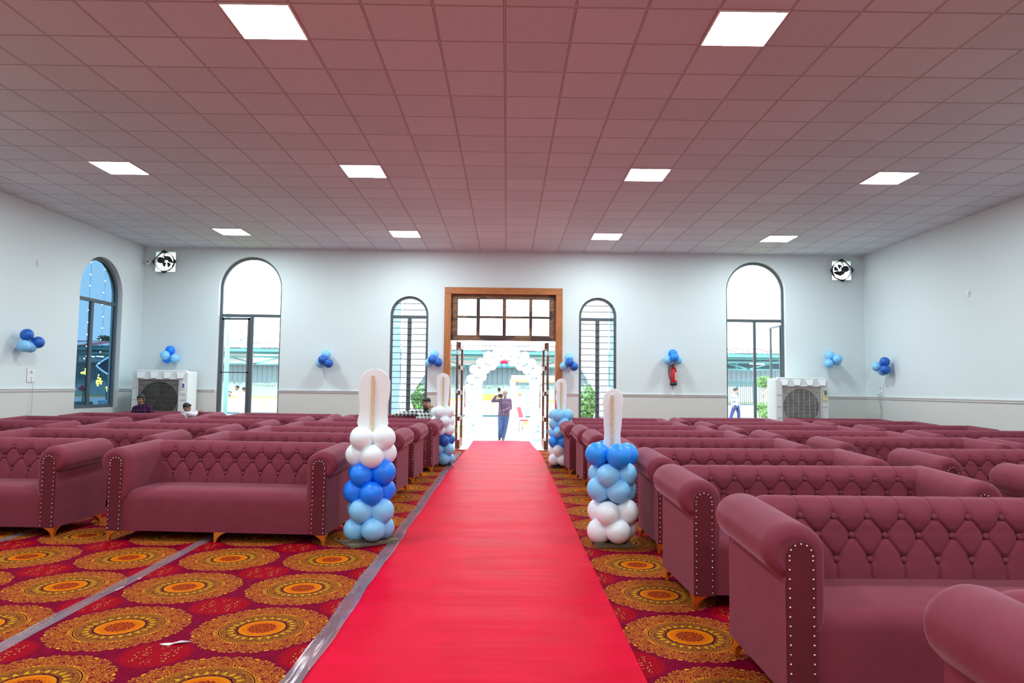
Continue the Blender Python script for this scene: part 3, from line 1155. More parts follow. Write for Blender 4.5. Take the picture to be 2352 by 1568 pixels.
def make_sofa(name, fine):
    t = thing(name, 'x', 'sofa')
    # seat and apron in one upholstered piece
    prof = [(-0.30, 0.09), (-0.368, 0.090), (-0.370, 0.130), (-0.372, 0.250), (-0.373, 0.360), (-0.370, 0.395), (-0.359, 0.420), (-0.337, 0.437), (-0.32, 0.446), (-0.22, 0.455), (-0.05, 0.461), (0.10, 0.458), (0.18, 0.452), (0.18, 0.09)]
    nx = 24
    vs, fs = [], []
    hw = 0.888
    for i in range(nx + 1):
        x = -hw + 2 * hw * i / nx
        cr = 1 - (x / hw) ** 4
        for y, z in prof:
            vs.append((x, y - (0.004 * cr if y < -0.35 else 0), z + (0.012 * cr if z > 0.43 else 0)))
    n = len(prof)
    for i in range(nx):
        for k in range(n):
            l = (k + 1) % n
            fs.append((i * n + k, i * n + l, (i + 1) * n + l, (i + 1) * n + k))
    fs += [tuple(range(n)), tuple(range(nx * n + n - 1, nx * n - 1, -1))]
    sharpen(MB().add(vs, fs, True).build('seat', M['velvet'], t), 50)
    v, f, pos = backrest_mesh(*((420, 150) if fine else (240, 84)))
    br = MB().add(v[:-2], f, True).build('backrest', M['velvet'], t, fix=False)
    bm_all = MB()
    me = None
    for (bx_, by_, bz_), (ny_, nz_) in pos:
        Mx = Matrix.Translation((bx_, by_, bz_)) @ Vector((0, ny_, nz_)).to_track_quat('Z', 'X').to_matrix().to_4x4()
        if fine:
            if me is None:
                me = MB().ball((0, 0, 0), (0.0165, 0.0165, 0.0095), 12, 8).mesh('button', M['velvet'])
            b_ = bpy.data.objects.new('button', me)
            COL.objects.link(b_)
            b_.parent = br
            b_.matrix_local = Mx
        else:
            bm_all.ball((0, 0, 0), (0.0165, 0.0165, 0.0095), 8, 6, Mx)
    if not fine:
        bm_all.build('buttons', M['velvet'], br)
    MB().box(-SW + 0.01, SW - 0.01, 0.29, 0.345, 0.09, 0.70).build('back_panel', M['velvet'], t, bevel=0.012)
    arm = arm_mesh()
    out = [(0.888, 0.094), (1.017, 0.094)]
    for i in range(0, 15):
        a = pi * i / 14
        out.append((0.9525 + 0.0645 * cos(a), 0.700 + 0.0645 * sin(a)))
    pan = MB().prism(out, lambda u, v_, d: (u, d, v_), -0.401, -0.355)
    nl = MB()
    path = [(0.900, 0.112 + 0.0408 * i) for i in range(15)] + [(0.9525 - 0.0525 * cos(pi * i / 6), 0.703 + 0.0525 * sin(pi * i / 6)) for i in range(7)] + [(1.005, 0.112 + 0.0408 * i) for i in range(15)]
    for x, z in path:
        nl.ball((x, -0.402, z), (0.0058, 0.004, 0.0058), 8, 6)
    for s in (1, -1):
        fl = (lambda q: q) if s == 1 else mirror
        ao = sharpen(fl(arm).build('arm', M['velvet'], t), 62)
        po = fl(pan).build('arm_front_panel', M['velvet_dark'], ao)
        if fine:
            if s == 1:
                nm = MB().ball((0, 0, 0), (0.0058, 0.004, 0.0058), 8, 6).mesh('nailhead', M['nail'])
            for x, z in path:
                no = bpy.data.objects.new('nailhead', nm)
                COL.objects.link(no)
                no.parent = ao
                no.location = (s * x, -0.402, z)
        else:
            fl(nl).build('nailhead_trim', M['nail'], ao)
    for x, y, sx, sy, mid in ((SW, -0.385, 1, -1, False), (-SW, -0.385, -1, -1, False), (0, -0.378, 1, -1, True), (SW, 0.34, 1, 1, False), (-SW, 0.34, -1, 1, False), (0, 0.335, 1, 1, True)):
        leg_mb(x, y, sx, sy, mid).build('leg', M['gold'], t)
    return t


sofa_fine = make_sofa('tufted_sofa', True)
sofa_far = make_sofa('tufted_sofa', False)
index_kids(sofa_fine)
index_kids(sofa_far)
bpy.context.view_layer.update()

ordn = ['nearest', 'second-nearest', 'third-nearest', 'fourth-nearest', 'fifth-nearest', 'sixth-nearest', 'seventh-nearest', 'eighth-nearest']
# (column, order in the column from the front, centre x, front y, turn in degrees)
SOFAS = []
ra = [(2.35, 1.35, 0), (2.27, 3.14, 0), (2.245, 4.665, 2.0), (2.345, 6.20, 2.0), (2.32, 7.68, 1.5), (2.18, 9.16, 1.5), (2.155, 10.48, 2), (2.06, 11.72, 2), (2.10, 13.12, 2)]
rb = [(5.08, 5.02, 3), (5.02, 6.44, 3), (4.93, 8.18, 3), (4.66, 9.48, 2), (4.62, 10.90, 3), (4.56, 12.15, 3), (4.45, 13.70, 3)]
rc = [(7.165, 8.30, 1), (7.165, 9.95, 1), (7.16, 11.50, 1.5), (7.10, 13.0, 2), (6.98, 14.12, 2.5)]
la = [(-2.625, 6.44, -3.5), (-2.50, 7.90, -2), (-2.41, 9.10, -3), (-2.37, 10.50, -3), (-2.25, 11.92, -2.5), (-2.19, 13.38, -2.5)]
lb = [(-5.21, 6.62, -2), (-5.09, 8.16, -2.5), (-4.97, 9.62, -3), (-4.89, 11.02, -2), (-4.70, 12.45, -2.5), (-4.47, 13.64, -3)]
lc = [(-7.44, 9.95, -1), (-7.44, 11.40, -1), (-7.36, 13.00, -1), (-7.02, 14.05, -2)]
SQUEEZE = {(-7.44, 9.95): 0.89, (-7.44, 11.40): 0.89, (-7.36, 13.00): 0.97}
cols_ = (('in the column right beside the aisle', ra), ('in the middle column of the right block', rb), ('in the column by the right wall', rc),
         ('in the column left beside the aisle', la), ('in the middle column of the left block', lb), ('in the column by the left wall', lc))
used = {'fine': False, 'far': False}
for where, lst in cols_:
    for k, (cx, fy, rz) in enumerate(lst):
        fine = fy < 6.7
        src, key = (sofa_fine, 'fine') if fine else (sofa_far, 'far')
        if not used[key]:
            used[key] = True
            o = src
            first = o
        else:
            o = None
        if o is None:
            o = copy_tree(src)
        n = len(lst)
        od = 'rearmost' if k == n - 1 else ordn[k]
        o.location = (cx + 0.0, fy + 0.40, 0.0)
        o.rotation_euler.z = R_(rz)
        o.scale.x = SQUEEZE.get((cx, fy), 1.0)
        o['label'] = '%s mauve tufted sofa %s' % (od, where)
        o['group'] = 'mauve tufted sofas in rows'
        SOFAS.append(o)

# ------------------------------------------------------------------ balloons


def balloon_mesh(name, mat, r=0.107):
    """a filled latex balloon lying with its knot on -X (towards the pole)"""
    mb = MB()
    prof = []
    n = 14
    for i in range(n + 1):
        t = pi * i / n
        z = -cos(t)
        rr_ = sin(t)
        if z < 0:
            rr_ *= (1 - 0.10 * (-z) ** 1.5)
            z *= 1.10
        prof.append((max(rr_ * r, 1e-5), z * r))
    prof = [(0.008, -1.22 * r), (0.004, -1.14 * r)] + prof[1:]
    mb.lathe(prof, 20, M=Matrix.Rotation(pi / 2, 4, 'Y'))
    return mb.mesh(name, mat, fix=False)


BM = {k: balloon_mesh('balloon_' + k, M['bal_' + k]) for k in ('white', 'light', 'pale', 'blue', 'navy', 'sky')}
BLAB = dict(white='white balloon', light='light blue balloon', pale='pale blue balloon', blue='royal blue balloon', navy='deep blue balloon', sky='azure balloon')


def put_balloon(parent, key, loc, dirn, s=1.0):
    o = bpy.data.objects.new('balloon', BM[key])
    COL.objects.link(o)
    o.parent = parent
    q = Vector(dirn).to_track_quat('X', 'Z')
    o.rotation_mode = 'QUATERNION'
    o.rotation_quaternion = q
    o.location = loc
    o.scale = (s, s, s)
    o['label'] = BLAB[key]
    return o


def sole_outline(kind, h, w, x_off=0.0):
    """foam cut-out silhouettes, seen from behind: (x, z) outline"""
    if kind == 'peanut':
        key = [(0, .74), (.06, .80), (.2, .99), (.32, .90), (.45, .86), (.58, .97), (.70, 1.0), (.82, .98), (.90, .86), (.96, .62), (1.0, .25)]
    elif kind == 'paddle':
        key = [(0, .80), (.08, .88), (.2, .80), (.3, .86), (.45, .90), (.62, .93), (.78, 1.0), (.88, .96), (.95, .75), (1.0, .25)]
    elif kind == 'leg':
        key = [(0, .80), (.05, .98), (.11, 1.0), (.18, .86), (.3, .80), (.42, .88), (.55, .93), (.68, .96), (.80, 1.03), (.89, .96), (.95, .72), (1.0, .22)]
    else:
        key = [(0, .55), (.2, .62), (.35, .75), (.45, .85), (.55, .80), (.62, .70), (.70, .85), (.82, .95), (.9, .8), (.96, .55), (1.0, .2)]
    rk = key if kind != 'wavy' else [(0, .55), (.2, .70), (.4, .80), (.6, .80), (.8, .82), (.9, .75), (.96, .55), (1.0, .2)]
    P = np.array(key)
    Q = np.array(rk)
    ts = np.linspace(0, 1, 40)
    right = [(x_off * t + np.interp(t, Q[:, 0], Q[:, 1]) * w / 2, t * h) for t in ts]
    left = [(x_off * t - np.interp(t, P[:, 0], P[:, 1]) * w / 2, t * h) for t in ts]
    return [(float(a), float(b_)) for a, b_ in right] + [(float(a), float(b_)) for a, b_ in reversed(left)]


def balloon_column(x, y, layers, kind, h0, board_h, board_w, label, plate, tilt=0.0, yaw=0.0, zs=None, seed=1, glitter=False, s=1.0):
    rnd = random.Random(seed)
    t = thing('balloon_tower', label, 'balloon tower', (x, y, 0), 0, 'balloon towers beside the runner')
    if plate == 'board':
        MB().box(-0.24, 0.24, -0.15, 0.15, 0.004, 0.030).build('base_plate', M['basewood'], t, rz=R_(38), bevel=0.003)
        MB().box(-0.24, 0.24, -0.04, 0.04, 0.030, 0.05).build('base_batten', M['basewood'], t, rz=R_(38))
    else:
        mb = MB()
        for q in (-0.09, 0.09):
            mb.box(-0.175, 0.175, q - 0.025, q + 0.025, 0.004, 0.04)
        for q in (-0.13, 0.13):
            mb.box(q - 0.025, q + 0.025, -0.12, 0.12, 0.04, 0.055)
        mb.build('base_frame', M['basewood'] if plate == 'tubes' else M['black'], t, rz=R_(3))
    zt = h0 + board_h * 0.9
    MB().box(-0.012, 0.012, -0.012, 0.012, 0.03, zt).build('pole', M['stickwood'], t)
    for i, key in enumerate(layers):
        z = zs[i]
        off = (pi / 4 if i % 2 else 0.0) + R_(20)
        for k in range(4):
            a = off + k * pi / 2 + rnd.uniform(-0.12, 0.12)
            rad = 0.128 + rnd.uniform(-0.008, 0.008)
            if key == 'sky' and i == len(layers) - 1 and kind == 'leg':
                rad *= 1.22
            put_balloon(t, key, (rad * cos(a) * s, rad * sin(a) * s, z + rnd.uniform(-0.012, 0.012)), (cos(a), sin(a), rnd.uniform(-0.12, 0.12)), s * rnd.uniform(1.01, 1.10))
    bo = MB().prism(sole_outline(kind, board_h, board_w), lambda u, v, d: (u, d, v), 0.018, 0.045).build('foam_cutout', M['foam'], t, (0.0, 0, h0), bevel=0.006)
    bo.rotation_euler = (0, R_(tilt), R_(yaw))
    if glitter:
        mb = MB()
        for i in range(26):
            mb.ball((rnd.uniform(-0.012, 0.012), -0.014, board_h * (0.1 + 0.033 * i)), 0.004, 6, 4)
        mb.build('glue_beads', M['nail'], bo)
    return t


balloon_column(-1.255, 6.52, ['light', 'light', 'blue', 'blue', 'white', 'white'], 'peanut', 0.97, 0.63, 0.295,
               'tall balloon tower, light blue below, royal blue, white on top, by the front left sofa', 'board', 1.5, 0, [0.14, 0.30, 0.475, 0.64, 0.81, 0.965], 4)
balloon_column(0.985, 6.50, ['white', 'white', 'light', 'light', 'sky'], 'leg', 0.83, 0.61, 0.185,
               'balloon tower with white base, light blue middle and three big azure balloons', 'tubes', 1.5, 0, [0.15, 0.31, 0.51, 0.66, 0.83], 11, True)
balloon_column(-1.19, 12.98, ['light', 'light', 'navy', 'white', 'white', 'white'], 'paddle', 0.98, 0.72, 0.25,
               'far balloon tower by the door with deep blue band under three white tiers', 'dark', 0, 0, [0.13, 0.30, 0.46, 0.65, 0.81, 0.97], 8)
balloon_column(1.0, 12.80, ['white', 'white', 'sky', 'light', 'light', 'light'], 'wavy', 0.98, 0.64, 0.25,
               'far balloon tower by the door with azure band under three light blue tiers', 'dark', 0, 0, [0.14, 0.31, 0.47, 0.64, 0.80, 0.955], 15)


def wall_cluster(pos, nrm, items, label):
    """four balloons tied together and pinned to the wall"""
    t = thing('balloon_cluster', label, 'balloons', pos, 0, 'balloon clusters on the walls')
    nrm = Vector(nrm)
    side = Vector((0, 0, 1)).cross(nrm)
    for key, u, w, d in items:
        loc = side * u + Vector((0, 0, w)) + nrm * (d + 0.05)
        put_balloon(t, key, loc, loc.normalized() if loc.length > 0.01 else nrm, 0.98)
    MB().tube([(0, 0, 0), nrm * 0.05, nrm * 0.08], 0.006, 6).build('knot', M['bal_light'], t)
    return t


B_ = (0, -1, 0)
sideflip = 1


def cl(px, py, items, label, wall='b'):
    if wall == 'b':
        p = on_y(px, py, YB)
        n = (0, -1, 0)
    elif wall == 'l':
        p = on_x(px, py, XL)
        n = (1, 0, 0)
    else:
        p = on_x(px, py, XR)
        n = (-1, 0, 0)
    wall_cluster(p, n, items, label)


cl(401, 818, [('blue', -0.03, 0.13, 0.11), ('light', -0.09, 0.01, 0.22), ('blue', -0.09, -0.06, 0.11), ('light', 0.09, -0.05, 0.12)], 'balloon cluster above the left air cooler, two blue, two light blue')
cl(754, 829, [('light', -0.01, 0.14, 0.11), ('light', -0.13, -0.06, 0.11), ('navy', -0.06, 0.02, 0.22), ('navy', 0.07, -0.06, 0.2)], 'balloon cluster on the back wall between the two left windows')
cl(1001, 829, [('light', -0.02, 0.14, 0.11), ('light', -0.13, -0.05, 0.11), ('navy', -0.05, 0.02, 0.22), ('navy', 0.08, -0.04, 0.2)], 'balloon cluster between the slim left window and the door frame')
cl(1308, 836, [('light', -0.02, 0.14, 0.11), ('light', -0.13, -0.05, 0.11), ('navy', -0.02, 0.03, 0.22), ('navy', 0.08, -0.06, 0.2)], 'balloon cluster between the door frame and the slim right window')
cl(1541, 823, [('sky', 0.0, 0.10, 0.13), ('light', -0.10, -0.05, 0.11), ('light', 0.11, -0.05, 0.11), ('sky', 0.01, 0.01, 0.24)], 'balloon cluster hanging right above the fire extinguisher')
cl(1905, 827, [('light', -0.06, 0.10, 0.11), ('light', -0.10, -0.08, 0.13), ('light', 0.06, 0.02, 0.22), ('light', 0.09, -0.03, 0.11)], 'all light blue balloon cluster above the right air cooler')
cl(43, 786, [('navy', -0.05, 0.13, 0.12), ('light', -0.14, -0.07, 0.14), ('navy', 0.12, 0.01, 0.2), ('light', 0.06, -0.07, 0.11)], 'balloon cluster on the left wall above the switch plate', 'l')
cl(2046, 845, [('navy', 0.08, 0.13, 0.12), ('light', -0.06, 0.03, 0.22), ('light', -0.03, -0.06, 0.11), ('navy', 0.11, -0.04, 0.13)], 'balloon cluster on the right wall above the socket plate', 'r')

# ------------------------------------------------------------------ fire extinguisher
p = on_y(1545, 861, YB)
t = thing('fire_extinguisher', 'red fire extinguisher hung on the back wall below blue balloons', 'fire extinguisher', (p.x, YB - 0.085, p.z))
MB().lathe([(0.072, -0.235), (0.075, -0.225), (0.075, 0.09), (0.070, 0.125), (0.052, 0.158), (0.028, 0.172), (0.022, 0.19)], 24).build('cylinder', M['ext_red'], t)
MB().lathe([(0.079, -0.24), (0.079, -0.17)], 24).build('foot_ring', M['black'], t)
MB().lathe([(0.020, 0.185), (0.026, 0.20), (0.022, 0.225), (0.012, 0.235)], 14).build('valve', M['brass'], t)
MB().bar((-0.02, 0, 0.235), (0.055, 0, 0.255), 0.018, 0.012).bar((-0.01, 0, 0.215), (0.055, 0, 0.205), 0.018, 0.01).ball((-0.005, 0, 0.24), 0.02, 10, 6).build('squeeze_handle', M['black'], t)
MB().tube([(-0.015, 0, 0.215), (-0.075, 0, 0.20), (-0.105, 0, 0.14), (-0.11, 0, 0.03), (-0.095, -0.01, -0.06), (-0.07, -0.02, -0.12), (-0.055, -0.045, -0.15)], 0.011, 8).build('hose', M['black'], t)
lab = MB()
lv, lf = [], []
for i in range(9):
    a = R_(-78) + R_(80) * i / 8
    for z in (-0.12, 0.06):
        lv.append((0.0765 * cos(a), 0.0765 * sin(a), z))
lf = [(2 * i, 2 * i + 2, 2 * i + 3, 2 * i + 1) for i in range(8)]
lo = lab.add(lv, lf, True).build('label_sheet', M['paper'], t, fix=False)
mb = MB()
for k, (w, z) in enumerate(((40, 0.04), (60, 0.015), (52, -0.005), (60, -0.025), (35, -0.045), (55, -0.075), (48, -0.095))):
    vs = []
    for i in range(5):
        a = R_(-68) + R_(w) * i / 4
        vs += [(0.0772 * cos(a), 0.0772 * sin(a), z), (0.0772 * cos(a), 0.0772 * sin(a), z + 0.007)]
    mb.add(vs, [(2 * i, 2 * i + 2, 2 * i + 3, 2 * i + 1) for i in range(4)])
mb.build('label_print', M['ext_red'], lo, fix=False)
MB().box(-0.012, 0.012, 0.06, 0.085, 0.12, 0.24).build('wall_bracket', M['black'], t)

# ------------------------------------------------------------------ exhaust fans in the top corners


def exhaust_fan(px, py, rot, label):
    p = on_y(px, py, YB - 0.08)
    t = thing('exhaust_fan', label, 'fan', (p.x, YB - 0.06, p.z), 0, 'black exhaust fans')
    R = 0.215
    Rx = Matrix.Rotation(pi / 2, 4, 'X')
    n = 40
    mb = MB()
    vs = []
    for d in (-0.025, 0.025):
        for rr_ in (R - 0.004, R + 0.008):
            vs += [(rr_ * cos(2 * pi * k / n), d, rr_ * sin(2 * pi * k / n)) for k in range(n)]
    fs = []
    for k in range(n):
        l = (k + 1) % n
        fs += [(k, l, n + l, n + k), (2 * n + k, 3 * n + k, 3 * n + l, 2 * n + l), (k, 2 * n + k, 2 * n + l, l), (n + k, n + l, 3 * n + l, 3 * n + k)]
    mb.add(vs, fs)
    mb.build('ring', M['black'], t)
    for k in range(4):
        a = k * pi / 2 + R_(2)
        tip = (R + 0.055)
        A = Matrix.Rotation(-a, 4, 'Y')
        pts = [(tip, -0.0), (tip - 0.012, 0.028), (R * cos(R_(34)), R * sin(R_(34)))] + [(R * cos(R_(q)), R * sin(R_(q))) for q in (22, 11, 0, -11, -22)] + [(R * cos(R_(34)), -R * sin(R_(34))), (tip - 0.012, -0.028)]
        MB().prism(pts, lambda u, v, d: A @ Vector((u, d, v)), -0.055, -0.02).build('corner_lug', M['black'], t)
        MB().bar(A @ Vector((0.05, -0.03, 0)), A @ Vector((R, -0.03, 0)), 0.010).build('strut', M['black'], t)
    hub = t
    mo = MB().lathe([(0.04, -0.05), (0.066, -0.04), (0.07, 0.0), (0.07, 0.07), (0.05, 0.085)], 20, M=Rx).build('motor', M['black'], t, (0.045 * rot, -0.07, 0.02))
    MB().tube([(0.0, 0, 0.22), (0.012, -0.05, 0.17), (0.02 * rot, -0.09, 0.08)], 0.012, 8).build('power_lead', M['wire'], t)
    for k in range(5):
        a = R_(18 + 72 * k)
        A = Matrix.Rotation(-a, 4, 'Y') @ Matrix.Rotation(R_(32), 4, 'X')
        bl = [(0.03, -0.02), (0.09, -0.07), (0.122, -0.075), (0.132, 0.0), (0.122, 0.07), (0.09, 0.06), (0.03, 0.02)]
        MB().prism(bl, lambda u, v, d: A @ Vector((u, d, v)), -0.003, 0.003).build('blade', M['black'], t, (-0.03 * rot, 0.02, 0.015))
    return t


exhaust_fan(378, 601, -1, 'black exhaust fan in the bright wall opening at the left corner')
exhaust_fan(1933, 621, 1, 'black exhaust fan in the bright wall opening at the right corner')

# ------------------------------------------------------------------ desert air coolers


def air_cooler(x, y, rz, zc, style, label):
    t = thing('air_cooler', label, 'air cooler', (x, y, 0), rz, 'white air coolers by the back wall')
    W, D, H0, H1 = 1.13, 0.78, 0.58, 1.74
    # stand
    mb = MB()
    for sx in (-1, 1):
        for sy in (-1, 1):
            mb.box(sx * 0.50 - 0.02, sx * 0.50 + 0.02, sy * 0.33 - 0.02, sy * 0.33 + 0.02, 0, H0)
    for z in (0.12, H0 - 0.03):
        for sy in (-1, 1):
            mb.box(-0.5, 0.5, sy * 0.33 - 0.015, sy * 0.33 + 0.015, z, z + 0.03)
    for i in range(9):
        mb.box(-0.46 + i * 0.113, -0.44 + i * 0.113, -0.345, -0.325, 0.13, H0)
    mb.build('stand', plain('stand_maroon', (0.22, 0.012, 0.03), 0.5) if style == 'h' else M['black'], t)
    # shell: a flared front bezel over a tapering tank
    mb = MB()
    fx, fz0, fz1 = W / 2, H0, H1
    gx0, gx1, gz0, gz1 = -0.435, 0.385, H0 + 0.06, H1 - 0.205
    fo = [(-fx, fz0), (fx, fz0), (fx, fz1 - 0.05), (fx - 0.05, fz1), (-fx + 0.05, fz1), (-fx, fz1 - 0.05)]
    gi = [(gx0, gz0), (gx1, gz0), (gx1, gz1), (gx0, gz1)]
    mb.box(-fx + 0.03, fx - 0.03, -0.20, D / 2, H0, H1 - 0.02)
    mb.prism(fo, lambda u, v, d: (u, d, v), -0.34, -0.20, [gi])
    mb.build('housing', M['cooler'], t, bevel=0.018)
    # raised wedge ribs on the hood and cheeks
    for k in range(4):
        a = -0.40 + k * 0.27
        mb = MB()
        mb.add([(a - 0.08, -0.34, fz1 - 0.04), (a + 0.10, -0.34, fz1 - 0.04), (a + 0.06, -0.395, gz1 + 0.03), (a - 0.05, -0.395, gz1 + 0.03), (a + 0.06, -0.34, gz1 + 0.025), (a - 0.05, -0.34, gz1 + 0.025)], [(0, 3, 2, 1), (3, 5, 4, 2), (0, 5, 3), (1, 2, 4)])
        mb.build('hood_rib', M['cooler'], t)
    mb = MB()
    for z in (0.85, 1.10, 1.35):
        mb.box(gx1 + 0.03, fx - 0.03, -0.347, -0.338, z, z + 0.008)
        mb.box(-fx + 0.02, gx0 - 0.02, -0.347, -0.338, z, z + 0.008)
    mb.build('cheek_grooves', M['seam_grey'], t)
    MB().prism([(gx0 - 0.02, gz0 - 0.02), (gx1 + 0.02, gz0 - 0.02), (gx1 + 0.02, gz1 + 0.02), (gx0 - 0.02, gz1 + 0.02)], lambda u, v, d: (u, d, v), -0.365, -0.335, [gi]).build('grille_surround', M['cooler_warm'], t, bevel=0.006)
    cx, cz, cr = (gx0 + gx1) / 2, (gz0 + gz1) / 2 + 0.02, 0.385
    circ = [(cx + cr * cos(2 * pi * k / 48), cz + cr * sin(2 * pi * k / 48)) for k in range(48)]
    MB().prism([(gx0, gz0), (gx1, gz0), (gx1, gz1), (gx0, gz1)], lambda u, v, d: (u, d, v), -0.315, -0.295, [circ]).build('fan_shroud', M['cooler_warm'], t)
    mb = MB()
    vs = [(u, d, v) for d in (-0.30, -0.21) for u, v in circ]
    mb.add(vs, [(k, (k + 1) % 48, 48 + (k + 1) % 48, 48 + k) for k in range(48)] + [tuple(range(48, 96))])
    mb.build('fan_tunnel', M['dark'], t)
    for k in range(4):
        a = R_(25 + 90 * k)
        A = Matrix.Translation((cx, -0.26, cz)) @ Matrix.Rotation(-a, 4, 'Y') @ Matrix.Rotation(R_(24), 4, 'X')
        MB().prism([(0.05, -0.03), (0.20, -0.09), (0.35, -0.11), (0.365, 0.0), (0.34, 0.09), (0.2, 0.07), (0.05, 0.03)], lambda u, v, d: A @ Vector((u, d, v)), -0.003, 0.003).build('fan_blade', M['blade'], t)
    MB().lathe([(0.07, 0), (0.065, 0.04), (0.02, 0.055)], 18, M=Matrix.Translation((cx, -0.265, cz)) @ Matrix.Rotation(pi / 2, 4, 'X')).build('fan_hub', M['black'], t)
    mb = MB()
    gm = M['grille_light'] if style == 'h' else M['grille']
    if style == 'h':
        z = gz0 + 0.02
        while z < gz1:
            mb.box(gx0, gx1, -0.352, -0.334, z, z + 0.010)
            z += 0.0305
        for k in range(1, 7):
            xx = gx0 + (gx1 - gx0) * k / 7
            mb.box(xx - 0.003, xx + 0.003, -0.333, -0.326, gz0, gz1)
    else:
        k = 0
        xx = gx0 + 0.012
        while xx < gx1:
            mb.box(xx - 0.0035, xx + 0.0035, -0.350, -0.340, gz0, gz1)
            xx += 0.0225
        for k in range(1, 8):
            z = gz0 + (gz1 - gz0) * k / 8
            mb.box(gx0, gx1, -0.339, -0.331, z - 0.004, z + 0.004)
    mb.build('grille', gm, t)
    mb = MB()
    for a in (45, 135, 225, 315):
        mb.bar((cx + 0.06 * cos(R_(a)), -0.325, cz + 0.06 * sin(R_(a))), (cx + 0.5 * cos(R_(a)), -0.325, cz + 0.46 * sin(R_(a))), 0.008)
    mb.build('cross_stays', M['grille'], t)
    pm = M['ivory'] if style == 'h' else M['white_plate']
    px0 = gx1 + 0.045
    pl = MB().box(px0, px0 + 0.10, -0.355, -0.336, gz1 - 0.30, gz1 - 0.06).build('control_plate', pm, t, bevel=0.004)
    for z in (gz1 - 0.10, gz1 - 0.145):
        MB().lathe([(0.022, 0), (0.020, 0.018), (0.012, 0.02)], 14, M=Matrix.Translation((px0 + 0.05, -0.355, z)) @ Matrix.Rotation(pi / 2, 4, 'X')).build('control_knob', M['knob'], pl)
    MB().box(px0 + 0.025, px0 + 0.075, -0.358, -0.354, gz1 - 0.215, gz1 - 0.205).build('plate_slot', M['seam_grey'], pl)
    return t


air_cooler(-7.50, 15.36, R_(7), 1.2, 'v', 'white air cooler with upright wire grille in the left corner')
air_cooler(6.47, 15.50, R_(-3), 1.2, 'h', 'white air cooler with slatted grille and yellow control plate, right corner')

# ------------------------------------------------------------------ small wall fittings


def plate(name, pos, nrm, w, h, label, cat, kind):
    t = thing(name, label, cat, pos)
    nrm = Vector(nrm)
    s = Vector((0, 0, 1)).cross(nrm)

    def bx(mb, a, b_, c, e, d0, d1):
        vs = [s * u + nrm * d + Vector((0, 0, v)) for u in (a, b_) for d in (d0, d1) for v in (c, e)]
        mb.add(vs, [(0, 1, 3, 2), (4, 6, 7, 5), (0, 4, 5, 1), (2, 3, 7, 6), (0, 2, 6, 4), (1, 5, 7, 3)])
        return mb
    bx(MB(), -w / 2, w / 2, -h / 2, h / 2, -0.002, 0.012).build('cover_plate', M['white_plate'], t, bevel=0.004)
    if kind == 'board':
        bx(MB(), -w / 2 - 0.006, w / 2 + 0.006, -h / 2 - 0.006, h / 2 + 0.006, -0.002, 0.004).build('back_box_edge', M['seam_grey'], t)
        for i in range(3):
            a = -w * 0.30 + i * w * 0.2
            bx(MB(), a, a + w * 0.17, h * 0.18, h * 0.36, 0.010, 0.018).build('rocker_switch', M['seam_grey'] if i == 1 else M['white_plate'], t)
        mb = MB()
        for a, b_ in ((-0.02, -0.15), (0.02, -0.15), (0, -0.26)):
            bx(mb, w * a * 3 - 0.008, w * a * 3 + 0.008, h * b_ - 0.008, h * b_ + 0.008, 0.010, 0.0135)
        mb.build('socket_holes', M['seam_grey'], t)
        bx(MB(), -w * 0.36, w * 0.36, h * 0.15, h * 0.155, 0.011, 0.013).build('module_line', M['seam_grey'], t)
    else:
        Rr = nrm.to_track_quat('Z', 'Y').to_matrix().to_4x4()
        MB().lathe([(0.034, 0.008), (0.034, 0.02), (0.028, 0.024), (0.014, 0.02)], 18, M=Rr).build('socket_face', M['white_plate'], t)
        MB().lathe([(0.038, 0.010), (0.038, 0.013)], 18, M=Rr).build('socket_shadow_ring', M['seam_grey'], t)
    return t


p = on_x(70, 862, XL)
plate('switch_board', p, (1, 0, 0), 0.20, 0.24, 'white switch and socket board on the left wall with trailing cable', 'switch', 'board')
p2 = on_x(88, 605, XL)
plate('wall_socket', p2, (1, 0, 0), 0.085, 0.115, 'small white socket plate high on the left wall', 'socket', 'round')
p3 = on_x(2024, 897, XR)
plate('socket_board', p3, (-1, 0, 0), 0.19, 0.23, 'white socket board low on the right wall with plugged cable', 'socket', 'board')
p4 = on_x(2225, 673, XR)
plate('wall_socket', p4, (-1, 0, 0), 0.085, 0.115, 'small white socket plate high on the right wall', 'socket', 'round')
o = MB().tube([(XL + 0.02, p.y, p.z - 0.07), (XL + 0.03, p.y + 0.02, p.z - 0.16), (XL + 0.035, p.y + 0.03, 1.2), (XL + 0.03, p.y + 0.02, 0.6), (XL + 0.04, p.y + 0.04, 0.02)], 0.004, 6).build('hanging_cable', M['wire'])
tag(o, 'thin grey cable hanging from the left wall switch board', 'cable')
o = MB().tube([(XR - 0.02, p3.y + 0.03, p3.z - 0.06), (XR - 0.04, p3.y + 0.10, p3.z - 0.16), (XR - 0.03, p3.y + 0.0, p3.z - 0.33), (XR - 0.035, p3.y - 0.05, 1.02), (XR - 0.03, p3.y + 0.04, 0.75), (XR - 0.04, p3.y + 0.06, 0.02)], 0.005, 6)
o.tube([(XR - 0.02, p3.y - 0.02, p3.z - 0.05), (XR - 0.05, p3.y - 0.08, p3.z - 0.15), (XR - 0.035, p3.y - 0.02, p3.z - 0.30), (XR - 0.03, p3.y - 0.05, 1.02)], 0.005, 6)
tag(o.build('plugged_cable', M['wire']), 'twisted grey cable dropping from the right wall socket board', 'cable')

